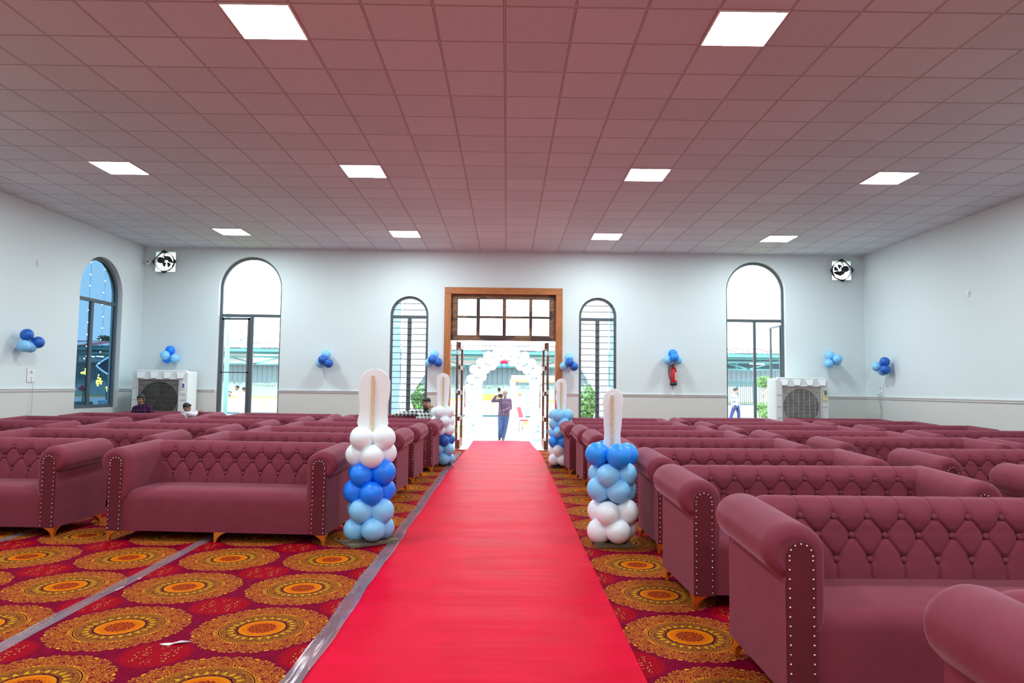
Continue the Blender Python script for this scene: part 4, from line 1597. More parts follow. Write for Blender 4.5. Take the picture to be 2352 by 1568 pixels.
# cctv dome in the left corner
p = on_y(337, 602, YB)
t = thing('security_camera', 'small white dome security camera in the left corner by the exhaust fan', 'camera', (p.x + 0.05, YB - 0.0, p.z))
A = Matrix.Rotation(pi / 2, 4, 'X')
MB().lathe([(0.065, 0.0), (0.065, 0.03), (0.055, 0.045)], 20, M=A).build('mount_ring', M['white_plate'], t)
MB().ball((0, -0.05, 0), 0.05, 18, 12).build('dome', M['white_plate'], t)
MB().lathe([(0.018, 0.09), (0.020, 0.098), (0.012, 0.103)], 12, M=Matrix.Rotation(R_(12), 4, 'Z') @ A).build('lens', M['black'], t)

# ------------------------------------------------------------------ outside: ground, market shed, stall fronts
GZ = -0.25


def mat_ground():
    m, nt, b = new_mat('trampled_lawn')
    v, (x, y, z) = coords(nt)
    n = noise(nt, vec(nt, x, y), 0.9, 4.0)
    f = noise(nt, vec(nt, x, y), 14.0, 3.0)
    c = mixc(nt, n.sstep(0.35, 0.65), (0.13, 0.17, 0.075), (0.19, 0.21, 0.12))
    c = mixc(nt, f.sstep(0.4, 0.7) * 0.4, c, (0.10, 0.15, 0.05))
    path = (x - (y * -0.02 + 0.3)).abs().lt(1.25) * y.lt(31.0)
    c = mixc(nt, path, c, (0.42, 0.37, 0.36))
    c = mixc(nt, y.gt(31.3), c, (0.70, 0.70, 0.68))
    nt.links.new(c, b.inputs['Base Color'])
    b.inputs['Roughness'].default_value = 0.9
    return m


structure('outside_ground', MB().box(-70, 60, YB + TH + 0.01, 110, GZ - 0.2, GZ).box(-70, XL - TH - 0.01, -10, YB + TH + 0.01, GZ - 0.2, GZ), mat_ground())

teal = plain('teal_steel', (0.10, 0.34, 0.38), 0.5)
teal_d = plain('dark_teal_sheet', (0.05, 0.13, 0.15), 0.6)
red_sheet = plain('red_roof_sheet', (0.62, 0.03, 0.08), 0.5)
white_sheet = plain('translucent_roof_sheet', (0.75, 0.80, 0.82), 0.4)


def mat_corrugated(name, a, c, per):
    m, nt, b = new_mat(name)
    v, (x, y, z) = coords(nt)
    s = ((x / per).fract() - 0.5).abs()
    nt.links.new(mixc(nt, s.sstep(0.36, 0.46), a, c), b.inputs['Base Color'])
    b.inputs['Roughness'].default_value = 0.6
    return m


cur_m = mat_corrugated('blue_grey_sheeting', (0.20, 0.30, 0.36), (0.12, 0.19, 0.24), 0.25)
drape_m = plain('white_satin', (0.80, 0.82, 0.83), 0.6)
drape_in = plain('pale_aqua_satin', (0.55, 0.72, 0.75), 0.6)
goldcloth = plain('gold_trim', (0.62, 0.45, 0.10), 0.4)
leafgreen = plain('leaf_green', (0.10, 0.26, 0.07), 0.6, var=0.5, vscale=3.0)
leafpale = plain('pale_leaf_green', (0.16, 0.34, 0.10), 0.6, var=0.4, vscale=4.0)
bark = plain('pale_bark', (0.34, 0.28, 0.22), 0.8)

X0, X1, YS = -30.0, 17.0, 35.0
shed = thing('market_shed', 'long open market shed with teal trusses across the lawn', 'shed', (0, YS, GZ))
mb = MB()
x = X0
while x < X1:
    mb.box(x - 0.06, x + 0.06, 1.2, 1.32, 0, 3.2)
    x += 3.5
mb.build('posts', teal, shed)
# roof: sloping corrugated sheets, alternately red and translucent
pw = 1.75
k = 0
x = X0 + 0.75
rp, wp = MB(), MB()


def roof_sheet(mb, a, b_):
    nx = 14
    vs, fs = [], []
    ny = 4
    for i in range(nx + 1):
        for j in range(ny + 1):
            t = j / ny
            vs.append((a + (b_ - a) * i / nx, -2.0 + 4.0 * t, 3.46 + 0.42 * sin(t * pi / 2) + 0.012 * cos(i * pi * 4 / nx * 1.75)))
    for i in range(nx):
        for j in range(ny):
            fs.append((i * (ny + 1) + j, (i + 1) * (ny + 1) + j, (i + 1) * (ny + 1) + j + 1, i * (ny + 1) + j + 1))
    mb.add(vs, fs, True)
    vs2 = [(p_[0], p_[1], p_[2] - 0.02) for p_ in vs]
    mb.add(vs2, [tuple(reversed(f)) for f in fs], True)


while x < X1:
    roof_sheet(rp, x, x + 0.85)
    roof_sheet(wp, x + 0.85, x + pw)
    x += pw
rp.build('red_roof_sheets', red_sheet, shed, fix=False)
wp.build('clear_roof_sheets', white_sheet, shed, fix=False)
mb = MB()
mb.box(X0, X1, -1.95, -1.85, 3.28, 3.50)
for z in (3.02, 3.20):
    mb.box(X0, X1, -1.2, -1.12, z, z + 0.09)
mb.build('eave_beams', teal, shed)
mb = MB().box(X0, X1, 2.0, 2.05, 2.62, 3.95)
mb.build('gable_sheet', teal_d, shed)
mb = MB()
x = X0
while x < X1:
    mb.bar((x, -0.5, 2.75), (x + 1.75, -0.5, 3.22), 0.06)
    mb.bar((x + 1.75, -0.5, 3.22), (x + 3.5, -0.5, 2.75), 0.06)
    mb.bar((x + 1.75, -0.5, 2.75), (x + 1.75, -0.5, 3.22), 0.06)
    x += 3.5
mb.box(X0, X1, -0.53, -0.47, 2.70, 2.77)
mb.build('trusses', teal, shed)
MB().box(X0, 6.5, -0.2, -0.12, 2.76, 3.30).build('white_fascia_cloth', drape_m, shed)
MB().box(X0, X1, 0.6, 0.7, 1.88, 2.76).build('corrugated_screen', cur_m, shed)
# draped back wall under the screen
vs, fs = [], []
n = 400
for i in range(n + 1):
    xx = X0 + (8.0 - X0) * i / n
    yy = 0.9 + 0.06 * sin(xx * 9)
    vs += [(xx, yy, 0.0), (xx, yy, 1.9)]
fs = [(2 * i, 2 * i + 2, 2 * i + 3, 2 * i + 1) for i in range(n)]
MB().add(vs, fs, True).build('draped_back_wall', drape_in, shed, fix=False)
rnd = random.Random(2)
mb = MB()
x = X0
while x < 7.5:
    sag = 0.10 * abs(sin(x * 0.9))
    for _ in range(5):
        q = rnd.uniform(0.025, 0.055)
        zz = 1.80 - sag + rnd.uniform(-0.05, 0.05)
        mb.add([(x, 0.5, zz), (x + q, 0.5, zz - q * 0.4), (x + q * 0.3, 0.47, zz - q * 1.5)], [(0, 1, 2)])
    x += 0.09 if sin(x * 0.9) ** 2 > 0.25 else 0.3
mb.build('leaf_garland', leafgreen, shed, fix=False)
# fluorescent tubes under the roof
tube_m = plain('fluorescent_tube', (1, 1, 1), 0.4, emit=(0.85, 1.0, 0.95), es=45)
for x, L_ in ((-20.55, 0.42), (-20.05, 0.36), (-22.1, 0.5), (-12.5, 0.9), (3.5, 0.9), (11.9, 0.7)):
    MB().tube([(x, -1.0, 3.02), (x + L_, -1.0, 2.99)], 0.025, 8).build('tube_lamp', tube_m, shed)
# platform
MB().box(X0, X1, -1.6, 2.0, 0.0, 0.33).build('plinth', plain('plinth_white', (0.72, 0.74, 0.74), 0.5), shed)
MB().box(X0, X1, -1.63, -1.60, 0.30, 0.36).build('plinth_edge', teal_d, shed)

ci = 0
for a, b_, lab in ((-24, -17.6, 'white skirted buffet counter seen through the tinted left window'), (-16.4, -10.4, 'white skirted buffet counter seen through the tall left window'), (-5.4, -0.3, 'white skirted buffet counter beyond the lawn behind the photographer'), (1.6, 4.2, 'short white skirted buffet counter beyond the red chair'), (6.4, 13.5, 'white skirted buffet counter behind the walking man')):
    c = thing('buffet_counter', lab, 'counter', ((a + b_) / 2, YS - 1.1, GZ + 0.33), 0, 'buffet counters in the market shed')
    h = (b_ - a) / 2
    MB().box(-h, h, 0, 0.6, 0.0, 0.74).build('skirt', drape_m, c)
    MB().box(-h - 0.05, h + 0.05, -0.03, 0.63, 0.74, 0.80).build('counter_top', goldcloth, c)
    xx = -h + 0.9
    while xx < h:
        MB().box(xx - 0.02, xx + 0.02, -0.012, 0.0, 0.02, 0.74).build('gold_strip', goldcloth, c)
        xx += 0.95
    MB().box(-h, h, -0.015, 0.0, 0.0, 0.05).build('kick_strip', teal_d, c)

# things standing on the counters
zt = GZ + 0.33 + 0.80
for (px, w, h, m_, lab) in ((1090, 0.62, 0.40, teal_d, 'dark box speaker on the counter behind the photographer'), (1132, 0.95, 0.24, goldcloth, 'gold cloth covered tray on the buffet counter')):
    q = on_y(px, 905, YS - 0.8)
    o = MB().box(-w / 2, w / 2, -0.2, 0.2, 0, h).box(-w / 2 - 0.1, w / 2 + 0.1, -0.22, 0.22, h - 0.08, h).build('serving_box' if m_ is teal_d else 'serving_tray', m_, None, (q.x, YS - 0.8, zt), bevel=0.01)
    tag(o, lab, 'box' if m_ is teal_d else 'tray')

# gilt photo frame gate on the lawn
gl = on_y(1178, 870, 32.6)
t = thing('gilt_frame', 'tall gilt frame gate standing beyond the lawn behind the photographer', 'frame', (gl.x, 32.6, GZ))
gf = plain('pale_gilt', (0.62, 0.52, 0.30), 0.4, var=0.35, vscale=8)
for a in (0.0, 2.35):
    MB().tube([(a, 0, 0.0), (a, 0, 2.1)], 0.14, 12).build('gilt_post', gf, t)
MB().tube([(-0.08, 0, 2.12), (2.45, 0, 2.12)], 0.17, 12).build('gilt_beam', gf, t)
MB().tube([(0.0, 0, 0.12), (0.5, 0, 0.06), (2.3, 0, 0.10)], 0.12, 10).build('gilt_base_roll', goldcloth, t)
for a, m_ in ((1.12, goldcloth), (2.05, goldcloth)):
    mb = MB()
    for i in range(9):
        mb.ball((a, -0.2, 1.7 - 0.1 * i), 0.055, 8, 6)
    mb.build('marigold_string', plain('marigold', (0.75, 0.28 if a < 2 else 0.10, 0.03), 0.7), t)

# the red steel chair on the lawn
ch = on_z(1207, 992, GZ)
t = thing('steel_chair', 'red seated steel chair standing alone on the lawn outside the door', 'chair', (ch.x + 0.05, ch.y, GZ), R_(68))
cr_ = plain('red_vinyl', (0.50, 0.03, 0.06), 0.5)
st_ = plain('chair_tube', (0.35, 0.30, 0.28), 0.35, 0.8)
MB().box(-0.22, 0.22, -0.21, 0.21, 0.43, 0.48).build('seat', cr_, t, bevel=0.015)
MB().add([(-0.2, 0.22, 0.56), (0.2, 0.22, 0.56), (0.21, 0.34, 0.95), (-0.21, 0.34, 0.95), (-0.2, 0.26, 0.55), (0.2, 0.26, 0.55), (0.21, 0.38, 0.95), (-0.21, 0.38, 0.95)], [(0, 1, 2, 3), (7, 6, 5, 4), (0, 4, 5, 1), (1, 5, 6, 2), (2, 6, 7, 3), (3, 7, 4, 0)]).build('backrest', cr_, t)
for sx in (-0.21, 0.21):
    MB().tube([(sx, -0.2, 0.44), (sx, -0.22, 0.0)], 0.013, 8).build('leg', st_, t)
    MB().tube([(sx, 0.36, 0.96), (sx, 0.22, 0.45), (sx, 0.26, 0.0)], 0.013, 8).build('leg', st_, t)

# pale tapered planters
for px, py, lab in ((1184, 986, 'pale tapered planter on the path beside the red chair'), (1097, 978, 'pale tapered pedestal on the lawn behind the photographer')):
    q = on_z(px, py, GZ)
    t = thing('planter', lab, 'planter', (q.x, q.y, GZ), 0, 'pale tapered planters on the lawn')
    MB().lathe([(0.13, 0), (0.15, 0.05), (0.23, 0.52), (0.25, 0.56), (0.21, 0.56), (0.20, 0.50)], 16).build('planter_body', plain('planter_grey', (0.50, 0.53, 0.50), 0.5), t)

# balloon arch over the path
t = thing('balloon_arch', 'white and pale blue balloon arch over the path outside the door', 'balloon arch', (-0.03, 21.0, GZ))
rnd = random.Random(5)
line = [(-0.98, 0.25 + 0.23 * i) for i in range(6)] + [(-0.98 * cos(pi * i / 12), 1.62 + 1.02 * sin(pi * i / 12)) for i in range(13)] + [(0.98, 1.40 - 0.23 * i) for i in range(6)]
MB().tube([(a, 0, b_) for a, b_ in [(-0.98, 0.0)] + line + [(0.98, 0.0)]], 0.015, 6).build('arch_hoop', M['steel'], t)
kk = 0
for i, (a, b_) in enumerate(line):
    ang = atan2(b_ - 1.4, a) if b_ > 1.4 else (0 if a > 0 else pi)
    for q in range(4):
        f_ = q * pi / 2 + (pi / 4 if i % 2 else 0)
        rad = 0.16
        off = Vector((cos(ang) * cos(f_) * rad, sin(f_) * rad, sin(ang) * cos(f_) * rad))
        key = 'pale' if rnd.random() < 0.16 else 'white'
        put_balloon(t, key, Vector((a, 0, b_)) + off, off, 1.35)
q = on_y(1158, 834, 20.7)
t = thing('foil_decoration', 'red and blue foil decoration hanging under the balloon arch', 'decoration', q)
MB().ball((0, 0, 0.04), (0.13, 0.06, 0.055), 16, 10).build('red_cap', plain('red_foil', (0.62, 0.02, 0.05), 0.25, 0.2), t)
mb = MB()
for a in (-0.10, -0.05, 0.05, 0.10):
    mb.tube([(a * 0.8, 0, 0.0), (a * 1.3, -0.02, -0.05), (a * 0.9, 0, -0.11)], 0.022, 8)
mb.build('blue_streamers', plain('blue_foil', (0.02, 0.36, 0.80), 0.25, 0.2), t)
MB().tube([(0, 0, 0.08), (0, 0.1, 0.35)], 0.004, 5).build('hanging_string', M['wire'], t)

# porch columns with tied white drapes on both sides of the door
for sgn, pxs in ((-1, 'left'), (1, 'right')):
    cx = -2.92 if sgn < 0 else 2.80
    t = thing('porch_post', 'pale blue porch column outside the slim %s window' % pxs, 'column', (cx, 18.3, -0.15))
    MB().box(-0.09, 0.09, -0.09, 0.09, 0, 4.4).build('shaft', plain('pale_blue_paint_' + pxs, (0.30, 0.46, 0.72), 0.5), t)
    MB().box(-0.14, 0.14, -0.14, 0.14, 0, 0.18).build('column_base', M['lattice_white'], t)
    # drape: wide at the head, gathered at 1.25 m against the column
    vs, fs = [], []
    nz, nx = 24, 40
    for j in range(nz + 1):
        z = 0.55 + (3.9 - 0.55) * j / nz
        w = 0.22 + 1.55 * max(0.0, (z - 1.20) / 2.7) ** 0.85 if z > 1.2 else 0.22 + 0.25 * (1.2 - z) / 0.65
        for i in range(nx + 1):
            u = i / nx
            vs.append((-sgn * (0.10 + w * u), 0.03 * sin(u * 34 + z * 0.6) * (0.5 + w) + 0.05, z))
    for j in range(nz):
        for i in range(nx):
            o_ = j * (nx + 1) + i
            fs.append((o_, o_ + 1, o_ + nx + 2, o_ + nx + 1))
    dr = MB().add(vs, fs, True).build('porch_drape', plain('white_net_' + pxs, (0.80, 0.80, 0.82), 0.7), None, (cx, 18.42, 0), fix=False)
    md = dr.modifiers.new('cloth_thickness', 'SOLIDIFY')
    md.thickness = 0.012
    tag(dr, 'white tied back drape hung from the porch column outside the slim %s window' % pxs, 'drape', 'porch drapes')
tp = MB().box(-3.1, 3.0, 18.2, 18.42, 4.1, 4.35).build('porch_beam', plain('porch_beam_red', (0.50, 0.16, 0.14), 0.6), None)
tag(tp, 'dull red beam across the porch columns seen in the slim window heads', 'beam')

# leafy plants


def leaf_cloud(mb, c, r, n, size, rnd, squash=1.0):
    for _ in range(n):
        v = Vector((rnd.gauss(0, 1), rnd.gauss(0, 1), rnd.gauss(0, 1))).normalized() * (rnd.random() ** 0.45)
        p_ = Vector(c) + Vector((v.x * r[0], v.y * r[1], v.z * r[2]))
        a = Vector((rnd.uniform(-1, 1), rnd.uniform(-1, 1), rnd.uniform(-0.8, 0.4))).normalized() * size * rnd.uniform(0.7, 1.3)
        s = a.cross(Vector((rnd.uniform(-1, 1), rnd.uniform(-1, 1), rnd.uniform(-1, 1)))).normalized() * size * 0.33
        m_ = p_ + a * 0.5 + Vector((0, 0, -0.1 * size))
        mb.add([p_, m_ + s, p_ + a, m_ - s], [(0, 1, 2, 3)])


rnd = random.Random(12)
for px, pxt, lab, seed in ((957, 868, 'leafy potted shrub outside the slim left window behind the seated man', 1), (1356, 872, 'leafy potted shrub outside the slim right window', 2)):
    q = on_y(px, 900, 20.2)
    t = thing('potted_shrub', lab, 'plant', (q.x, 20.2, GZ), 0, 'potted shrubs by the porch')
    mb = MB()
    leaf_cloud(mb, (0, 0, 1.05), (0.42, 0.40, 0.85), 1300, 0.11, rnd)
    mb.build('foliage', leafgreen if seed == 1 else leafpale, t, fix=False)
    MB().tube([(0, 0, 0.3), (0.02, 0, 0.9), (0, 0.02, 1.4)], [0.03, 0.022, 0.01], 8).build('stem', bark, t)
    MB().lathe([(0.17, 0), (0.19, 0.03), (0.25, 0.36), (0.27, 0.40), (0.22, 0.40)], 16).build('pot', plain('pot_grey_%d' % seed, (0.45, 0.44, 0.42), 0.6), t)

q = on_y(1757, 900, 27.5)
t = thing('topiary_tree', 'tall clipped topiary tree outside the tall right window beside the cooler', 'tree', (q.x, 27.5, GZ), 0, 'topiary trees on the lawn')
mb = MB()
leaf_cloud(mb, (0, 0, 2.05), (0.36, 0.34, 0.25), 900, 0.09, rnd)
mb.build('foliage', leafpale, t, fix=False)
MB().tube([(0.05, 0, 0), (0.04, 0, 0.8), (-0.02, 0, 1.4), (0.0, 0, 1.95)], [0.04, 0.035, 0.03, 0.02], 8).tube([(-0.02, 0, 1.4), (0.15, 0, 1.9)], 0.015, 6).tube([(-0.02, 0, 1.4), (-0.16, 0, 1.9)], 0.015, 6).build('trunk', bark, t)
for px, zc, r, lab in ((1748, 1.08, 0.30, 'low clipped bush beside the topiary tree outside the tall right window'), (1764, 0.86, 0.34, 'branching clipped bush nearest the right air cooler')):
    yb_ = 26.6 if px == 1748 else 25.4
    q = on_y(px, 920, yb_)
    t = thing('topiary_bush', lab, 'bush', (q.x, yb_, GZ), 0, 'topiary bushes on the lawn')
    mb = MB()
    leaf_cloud(mb, (0, 0, zc), (r, r, r * 0.62), 700, 0.08, rnd)
    mb.build('foliage', leafpale, t, fix=False)
    mb = MB().tube([(0, 0, 0), (0, 0, zc * 0.45)], 0.03, 7)
    for a in (-0.5, -0.2, 0.25, 0.55):
        mb.tube([(0, 0, zc * 0.4), (a * r, 0.05, zc * 0.7), (a * r * 1.4, 0, zc)], [0.018, 0.013, 0.008], 6)
    mb.build('branches', bark, t)

# steel pole outside the tall left window, railings behind the walking man
q = on_y(519, 880, 20.0)
o = MB().tube([(0, 0, 0), (0, 0, 6.5)], 0.065, 12).build('steel_pole', plain('pale_cyan_paint', (0.30, 0.62, 0.72), 0.4), None, (q.x, 20.0, GZ))
tag(o, 'pale cyan steel pole standing outside the tall left window', 'pole')
t = thing('railing_fence', 'dark green barred fence behind the walking man outside the tall right window', 'fence', (11.0, 33.4, GZ + 0.33))
mb = MB()
for i in range(34):
    mb.box(-1.7 + i * 0.1, -1.66 + i * 0.1, 0, 0.03, 0.7, 1.75)
mb.build('bars', teal_d, t)
MB().box(-1.75, 1.75, -0.01, 0.05, 1.72, 1.80).box(-1.75, 1.75, -0.01, 0.05, 0.66, 0.72).build('rails', teal_d, t)
for i in (-1.7, 1.7):
    MB().box(i - 0.04, i + 0.04, -0.02, 0.06, 0.0, 1.8).build('fence_post', teal_d, t)

# distant trees over the shed roof
for px, py, s, lab in ((551, 776, 0.62, 'pale distant tree rising over the shed roof in the tall left window'), (243, 777, 0.50, 'dark distant treetop over the shed roof in the tinted left window')):
    q = on_y(px, py, 60.0)
    t = thing('distant_tree', lab, 'tree', (q.x, 60.0, GZ), 0, 'distant trees behind the shed')
    mb = MB()
    leaf_cloud(mb, (0, 0, q.z - GZ), (1.0 * s, 0.7, 0.55 * s), 260, 0.20, rnd)
    leaf_cloud(mb, (0.9 * s, 0, q.z - GZ - 0.5), (0.9 * s, 0.7, 0.6 * s), 180, 0.20, rnd)
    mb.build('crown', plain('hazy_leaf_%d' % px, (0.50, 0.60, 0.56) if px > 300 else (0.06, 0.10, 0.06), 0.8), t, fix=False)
    MB().tube([(0, 0, 0), (0.1, 0, q.z - GZ)], [0.22, 0.08], 8).build('trunk', bark, t)

# fairy light strings and star lamps beyond the tinted left window
bulb_m = plain('warm_fairy_bulb', (1, 0.9, 0.6), 0.4, emit=(1.0, 0.78, 0.22), es=110)
fairy = [[(210, 602), (208.5, 630), (207, 656), (203, 712), (202, 740), (200, 768), (199, 795), (193.5, 823)],
         [(242.7, 618), (242, 645), (238, 672), (235, 699), (237, 727), (235, 753), (231, 780), (230.5, 808), (227.5, 834), (226.5, 861), (224.5, 885.5)],
         [(259.5, 703), (257.5, 755), (256, 780.5), (254.5, 807), (254, 833), (253, 858.5)]]
for k, st in enumerate(fairy):
    pts = [on_x(a, b_, XL - 2.4) for a, b_ in st]
    c0 = pts[-1].copy()
    t = thing('fairy_light_string', ('yellow fairy light string hanging outside the left half of the tinted window', 'yellow fairy light string hanging outside just right of the tinted window mullion', 'yellow fairy light string hanging outside by the right jamb of the tinted window')[k], 'fairy lights', c0, 0, 'fairy light strings outside the tinted window')
    MB().tube([q - c0 for q in [Vector((pts[0].x, pts[0].y, 5.0))] + pts], 0.0018, 5).build('wire', M['black'], t)
    for q in pts:
        MB().ball(q - c0, 0.016, 8, 6).build('bulb', bulb_m, t)
star_m = plain('yellow_star_lamp', (1, 0.85, 0.1), 0.4, emit=(1.0, 0.80, 0.03), es=60)
for k, (a, b_) in enumerate(((193, 855), (227.5, 874), (250, 890))):
    q = on_x(a, b_, XL - 2.4)
    t = thing('star_lamp', ('glowing yellow star lamp left of the tinted window mullion', 'glowing yellow star lamp just right of the tinted window mullion', 'glowing yellow star lamp low by the right jamb of the tinted window')[k], 'lamp', q, 0, 'yellow star lamps outside the tinted window')
    mb = MB()
    rs_ = random.Random(k)
    for i in range(11):
        mb.ball((rs_.uniform(-0.03, 0.03), rs_.uniform(-0.12, 0.12), rs_.uniform(-0.09, 0.09)), 0.026, 8, 6)
    mb.build('bulb_cluster', star_m, t)
    MB().tube([(0, 0.02, 0.05), (0.03, 0.05, 5.0 - q.z)], 0.0018, 5).build('wire', M['black'], t)
# oval neon sign, flower stand and covered chair seen dimly through the tinted glass
c0, c1 = on_y(222, 840, 31.0), on_y(272, 840, 31.0)
t = thing('oval_sign', 'dark lens shaped sign with pale blue neon rim seen through the tinted window', 'sign', (c1.x, 31.0, GZ))
zc_, L_ = c1.z - GZ, c1.x - c0.x
up_ = [(-L_ + 2 * L_ * i / 24, 0.48 * (1 - (abs(-1 + 2 * i / 24)) ** 1.8)) for i in range(25)]
lens = [(a, zc_ + b_) for a, b_ in up_] + [(a, zc_ - b_) for a, b_ in reversed(up_[1:-1])]
MB().prism(lens, lambda u, v, d: (u, d, v), 0.0, 0.06).build('sign_panel', plain('dark_navy_board', (0.03, 0.04, 0.07), 0.6), t)
MB().tube([(u, -0.03, v) for u, v in lens], 0.035, 8, closed=True).build('neon_rim', plain('pale_blue_neon', (0.6, 0.8, 1.0), 0.4, emit=(0.45, 0.70, 1.0), es=4.5), t)
for sx in (-0.5, 0.5):
    MB().tube([(sx * L_, 0.03, 0.0), (sx * L_, 0.03, zc_)], 0.03, 8).build('sign_leg', teal_d, t)
q = on_y(189, 925, 25.0)
t = thing('flower_stand', 'dark flower stand with pink blooms low outside the tinted window', 'flower stand', (q.x, 25.0, GZ))
MB().lathe([(0.30, 0), (0.26, 0.1), (0.22, 0.5), (0.34, 1.0), (0.30, 1.04), (0.10, 1.02)], 16).build('urn', teal_d, t)
MB().tube([(0, 0, 1.0), (0.02, 0, 1.5)], 0.025, 8).build('stems', leafgreen, t)
mb = MB()
for i in range(9):
    mb.ball((rnd.uniform(-0.16, 0.16), rnd.uniform(-0.1, 0.1), 1.5 + rnd.uniform(-0.08, 0.1)), 0.055, 8, 6)
mb.build('blooms', plain('pink_bloom', (0.55, 0.06, 0.14), 0.7), t)
q = on_y(230, 925, 27.0)
t = thing('covered_chair', 'chair with pale blue cover low outside the tinted window', 'chair', (q.x, 27.0, GZ))
cv = plain('pale_blue_cover', (0.34, 0.46, 0.68), 0.8)
MB().box(-0.24, 0.24, -0.24, 0.24, 0.0, 0.48).build('seat_skirt', cv, t, bevel=0.03)
MB().box(-0.22, 0.22, 0.18, 0.26, 0.46, 1.05).build('backrest_cover', cv, t, bevel=0.04)

t = thing('light_gantry', 'thin steel gantry outside the tinted window carrying the fairy lights', 'gantry', (XL - 2.4, 18.7, GZ))
MB().bar((0, -2.2, 5.25), (0, 2.4, 5.25), 0.06).build('gantry_bar', M['steel'], t)
for yy in (-2.15, 2.35):
    MB().bar((0, yy, 0), (0, yy, 5.25), 0.07).build('gantry_post', M['steel'], t)

# ------------------------------------------------------------------ people
skin_a = plain('warm_brown_skin', (0.33, 0.165, 0.10), 0.5, sss=0.05)
skin_b = plain('light_brown_skin', (0.46, 0.24, 0.155), 0.5, sss=0.05)
hair_m = plain('black_hair', (0.012, 0.011, 0.012), 0.55)
lip_m = plain('lip_tone', (0.28, 0.09, 0.075), 0.5)
eye_m = plain('eye_dark', (0.02, 0.015, 0.012), 0.25)
eyew_m = plain('eye_white', (0.7, 0.68, 0.66), 0.3)
shoe_m = plain('dark_shoe', (0.03, 0.022, 0.02), 0.4)
VEC = Vector


def soft_union(mb, name, mat, parent, voxel, smooth=4):
    o = mb.build(name, mat, parent, fix=False)
    r = o.modifiers.new('one_surface', 'REMESH')
    r.mode = 'VOXEL'
    r.voxel_size = voxel
    r.use_smooth_shade = True
    s = o.modifiers.new('soften', 'SMOOTH')
    s.factor = 0.5
    s.iterations = smooth
    return o


def frame_of(fwd, up=(0, 0, 1)):
    f = VEC(fwd).normalized()
    u = VEC(up)
    r = f.cross(u).normalized()
    u = r.cross(f)
    return Matrix((r, f, u)).transposed()


def head_geo(mb, c, fwd, k=1.0, up=(0, 0, 1)):
    F = frame_of(fwd, up)
    Mx = Matrix.Translation(VEC(c)) @ F.to_4x4() @ Matrix.Scale(k, 4)
    mb.ball((0, -0.008, 0.025), (0.074, 0.094, 0.097), 20, 14, Mx)
    mb.ball((0, 0.028, -0.035), (0.060, 0.066, 0.076), 18, 12, Mx)
    mb.ball((0, 0.060, -0.092), (0.028, 0.026, 0.024), 12, 8, Mx)
    mb.ball((0, 0.078, 0.030), (0.046, 0.016, 0.012), 12, 8, Mx)          # brow
    for s in (-1, 1):
        mb.ball((s * 0.036, 0.066, -0.026), (0.022, 0.022, 0.02), 10, 8, Mx)   # cheek
        mb.ball((s * 0.076, -0.006, -0.008), (0.011, 0.022, 0.032), 10, 8, Mx)  # ear
        mb.ball((s * 0.010, 0.100, -0.028), (0.010, 0.010, 0.008), 8, 6, Mx)    # nostril
    a, b_ = Mx @ VEC((0, 0.086, 0.016)), Mx @ VEC((0, 0.107, -0.022))
    mb.cone(a, b_, 0.009 * k, 0.0125 * k, 10)
    return Mx


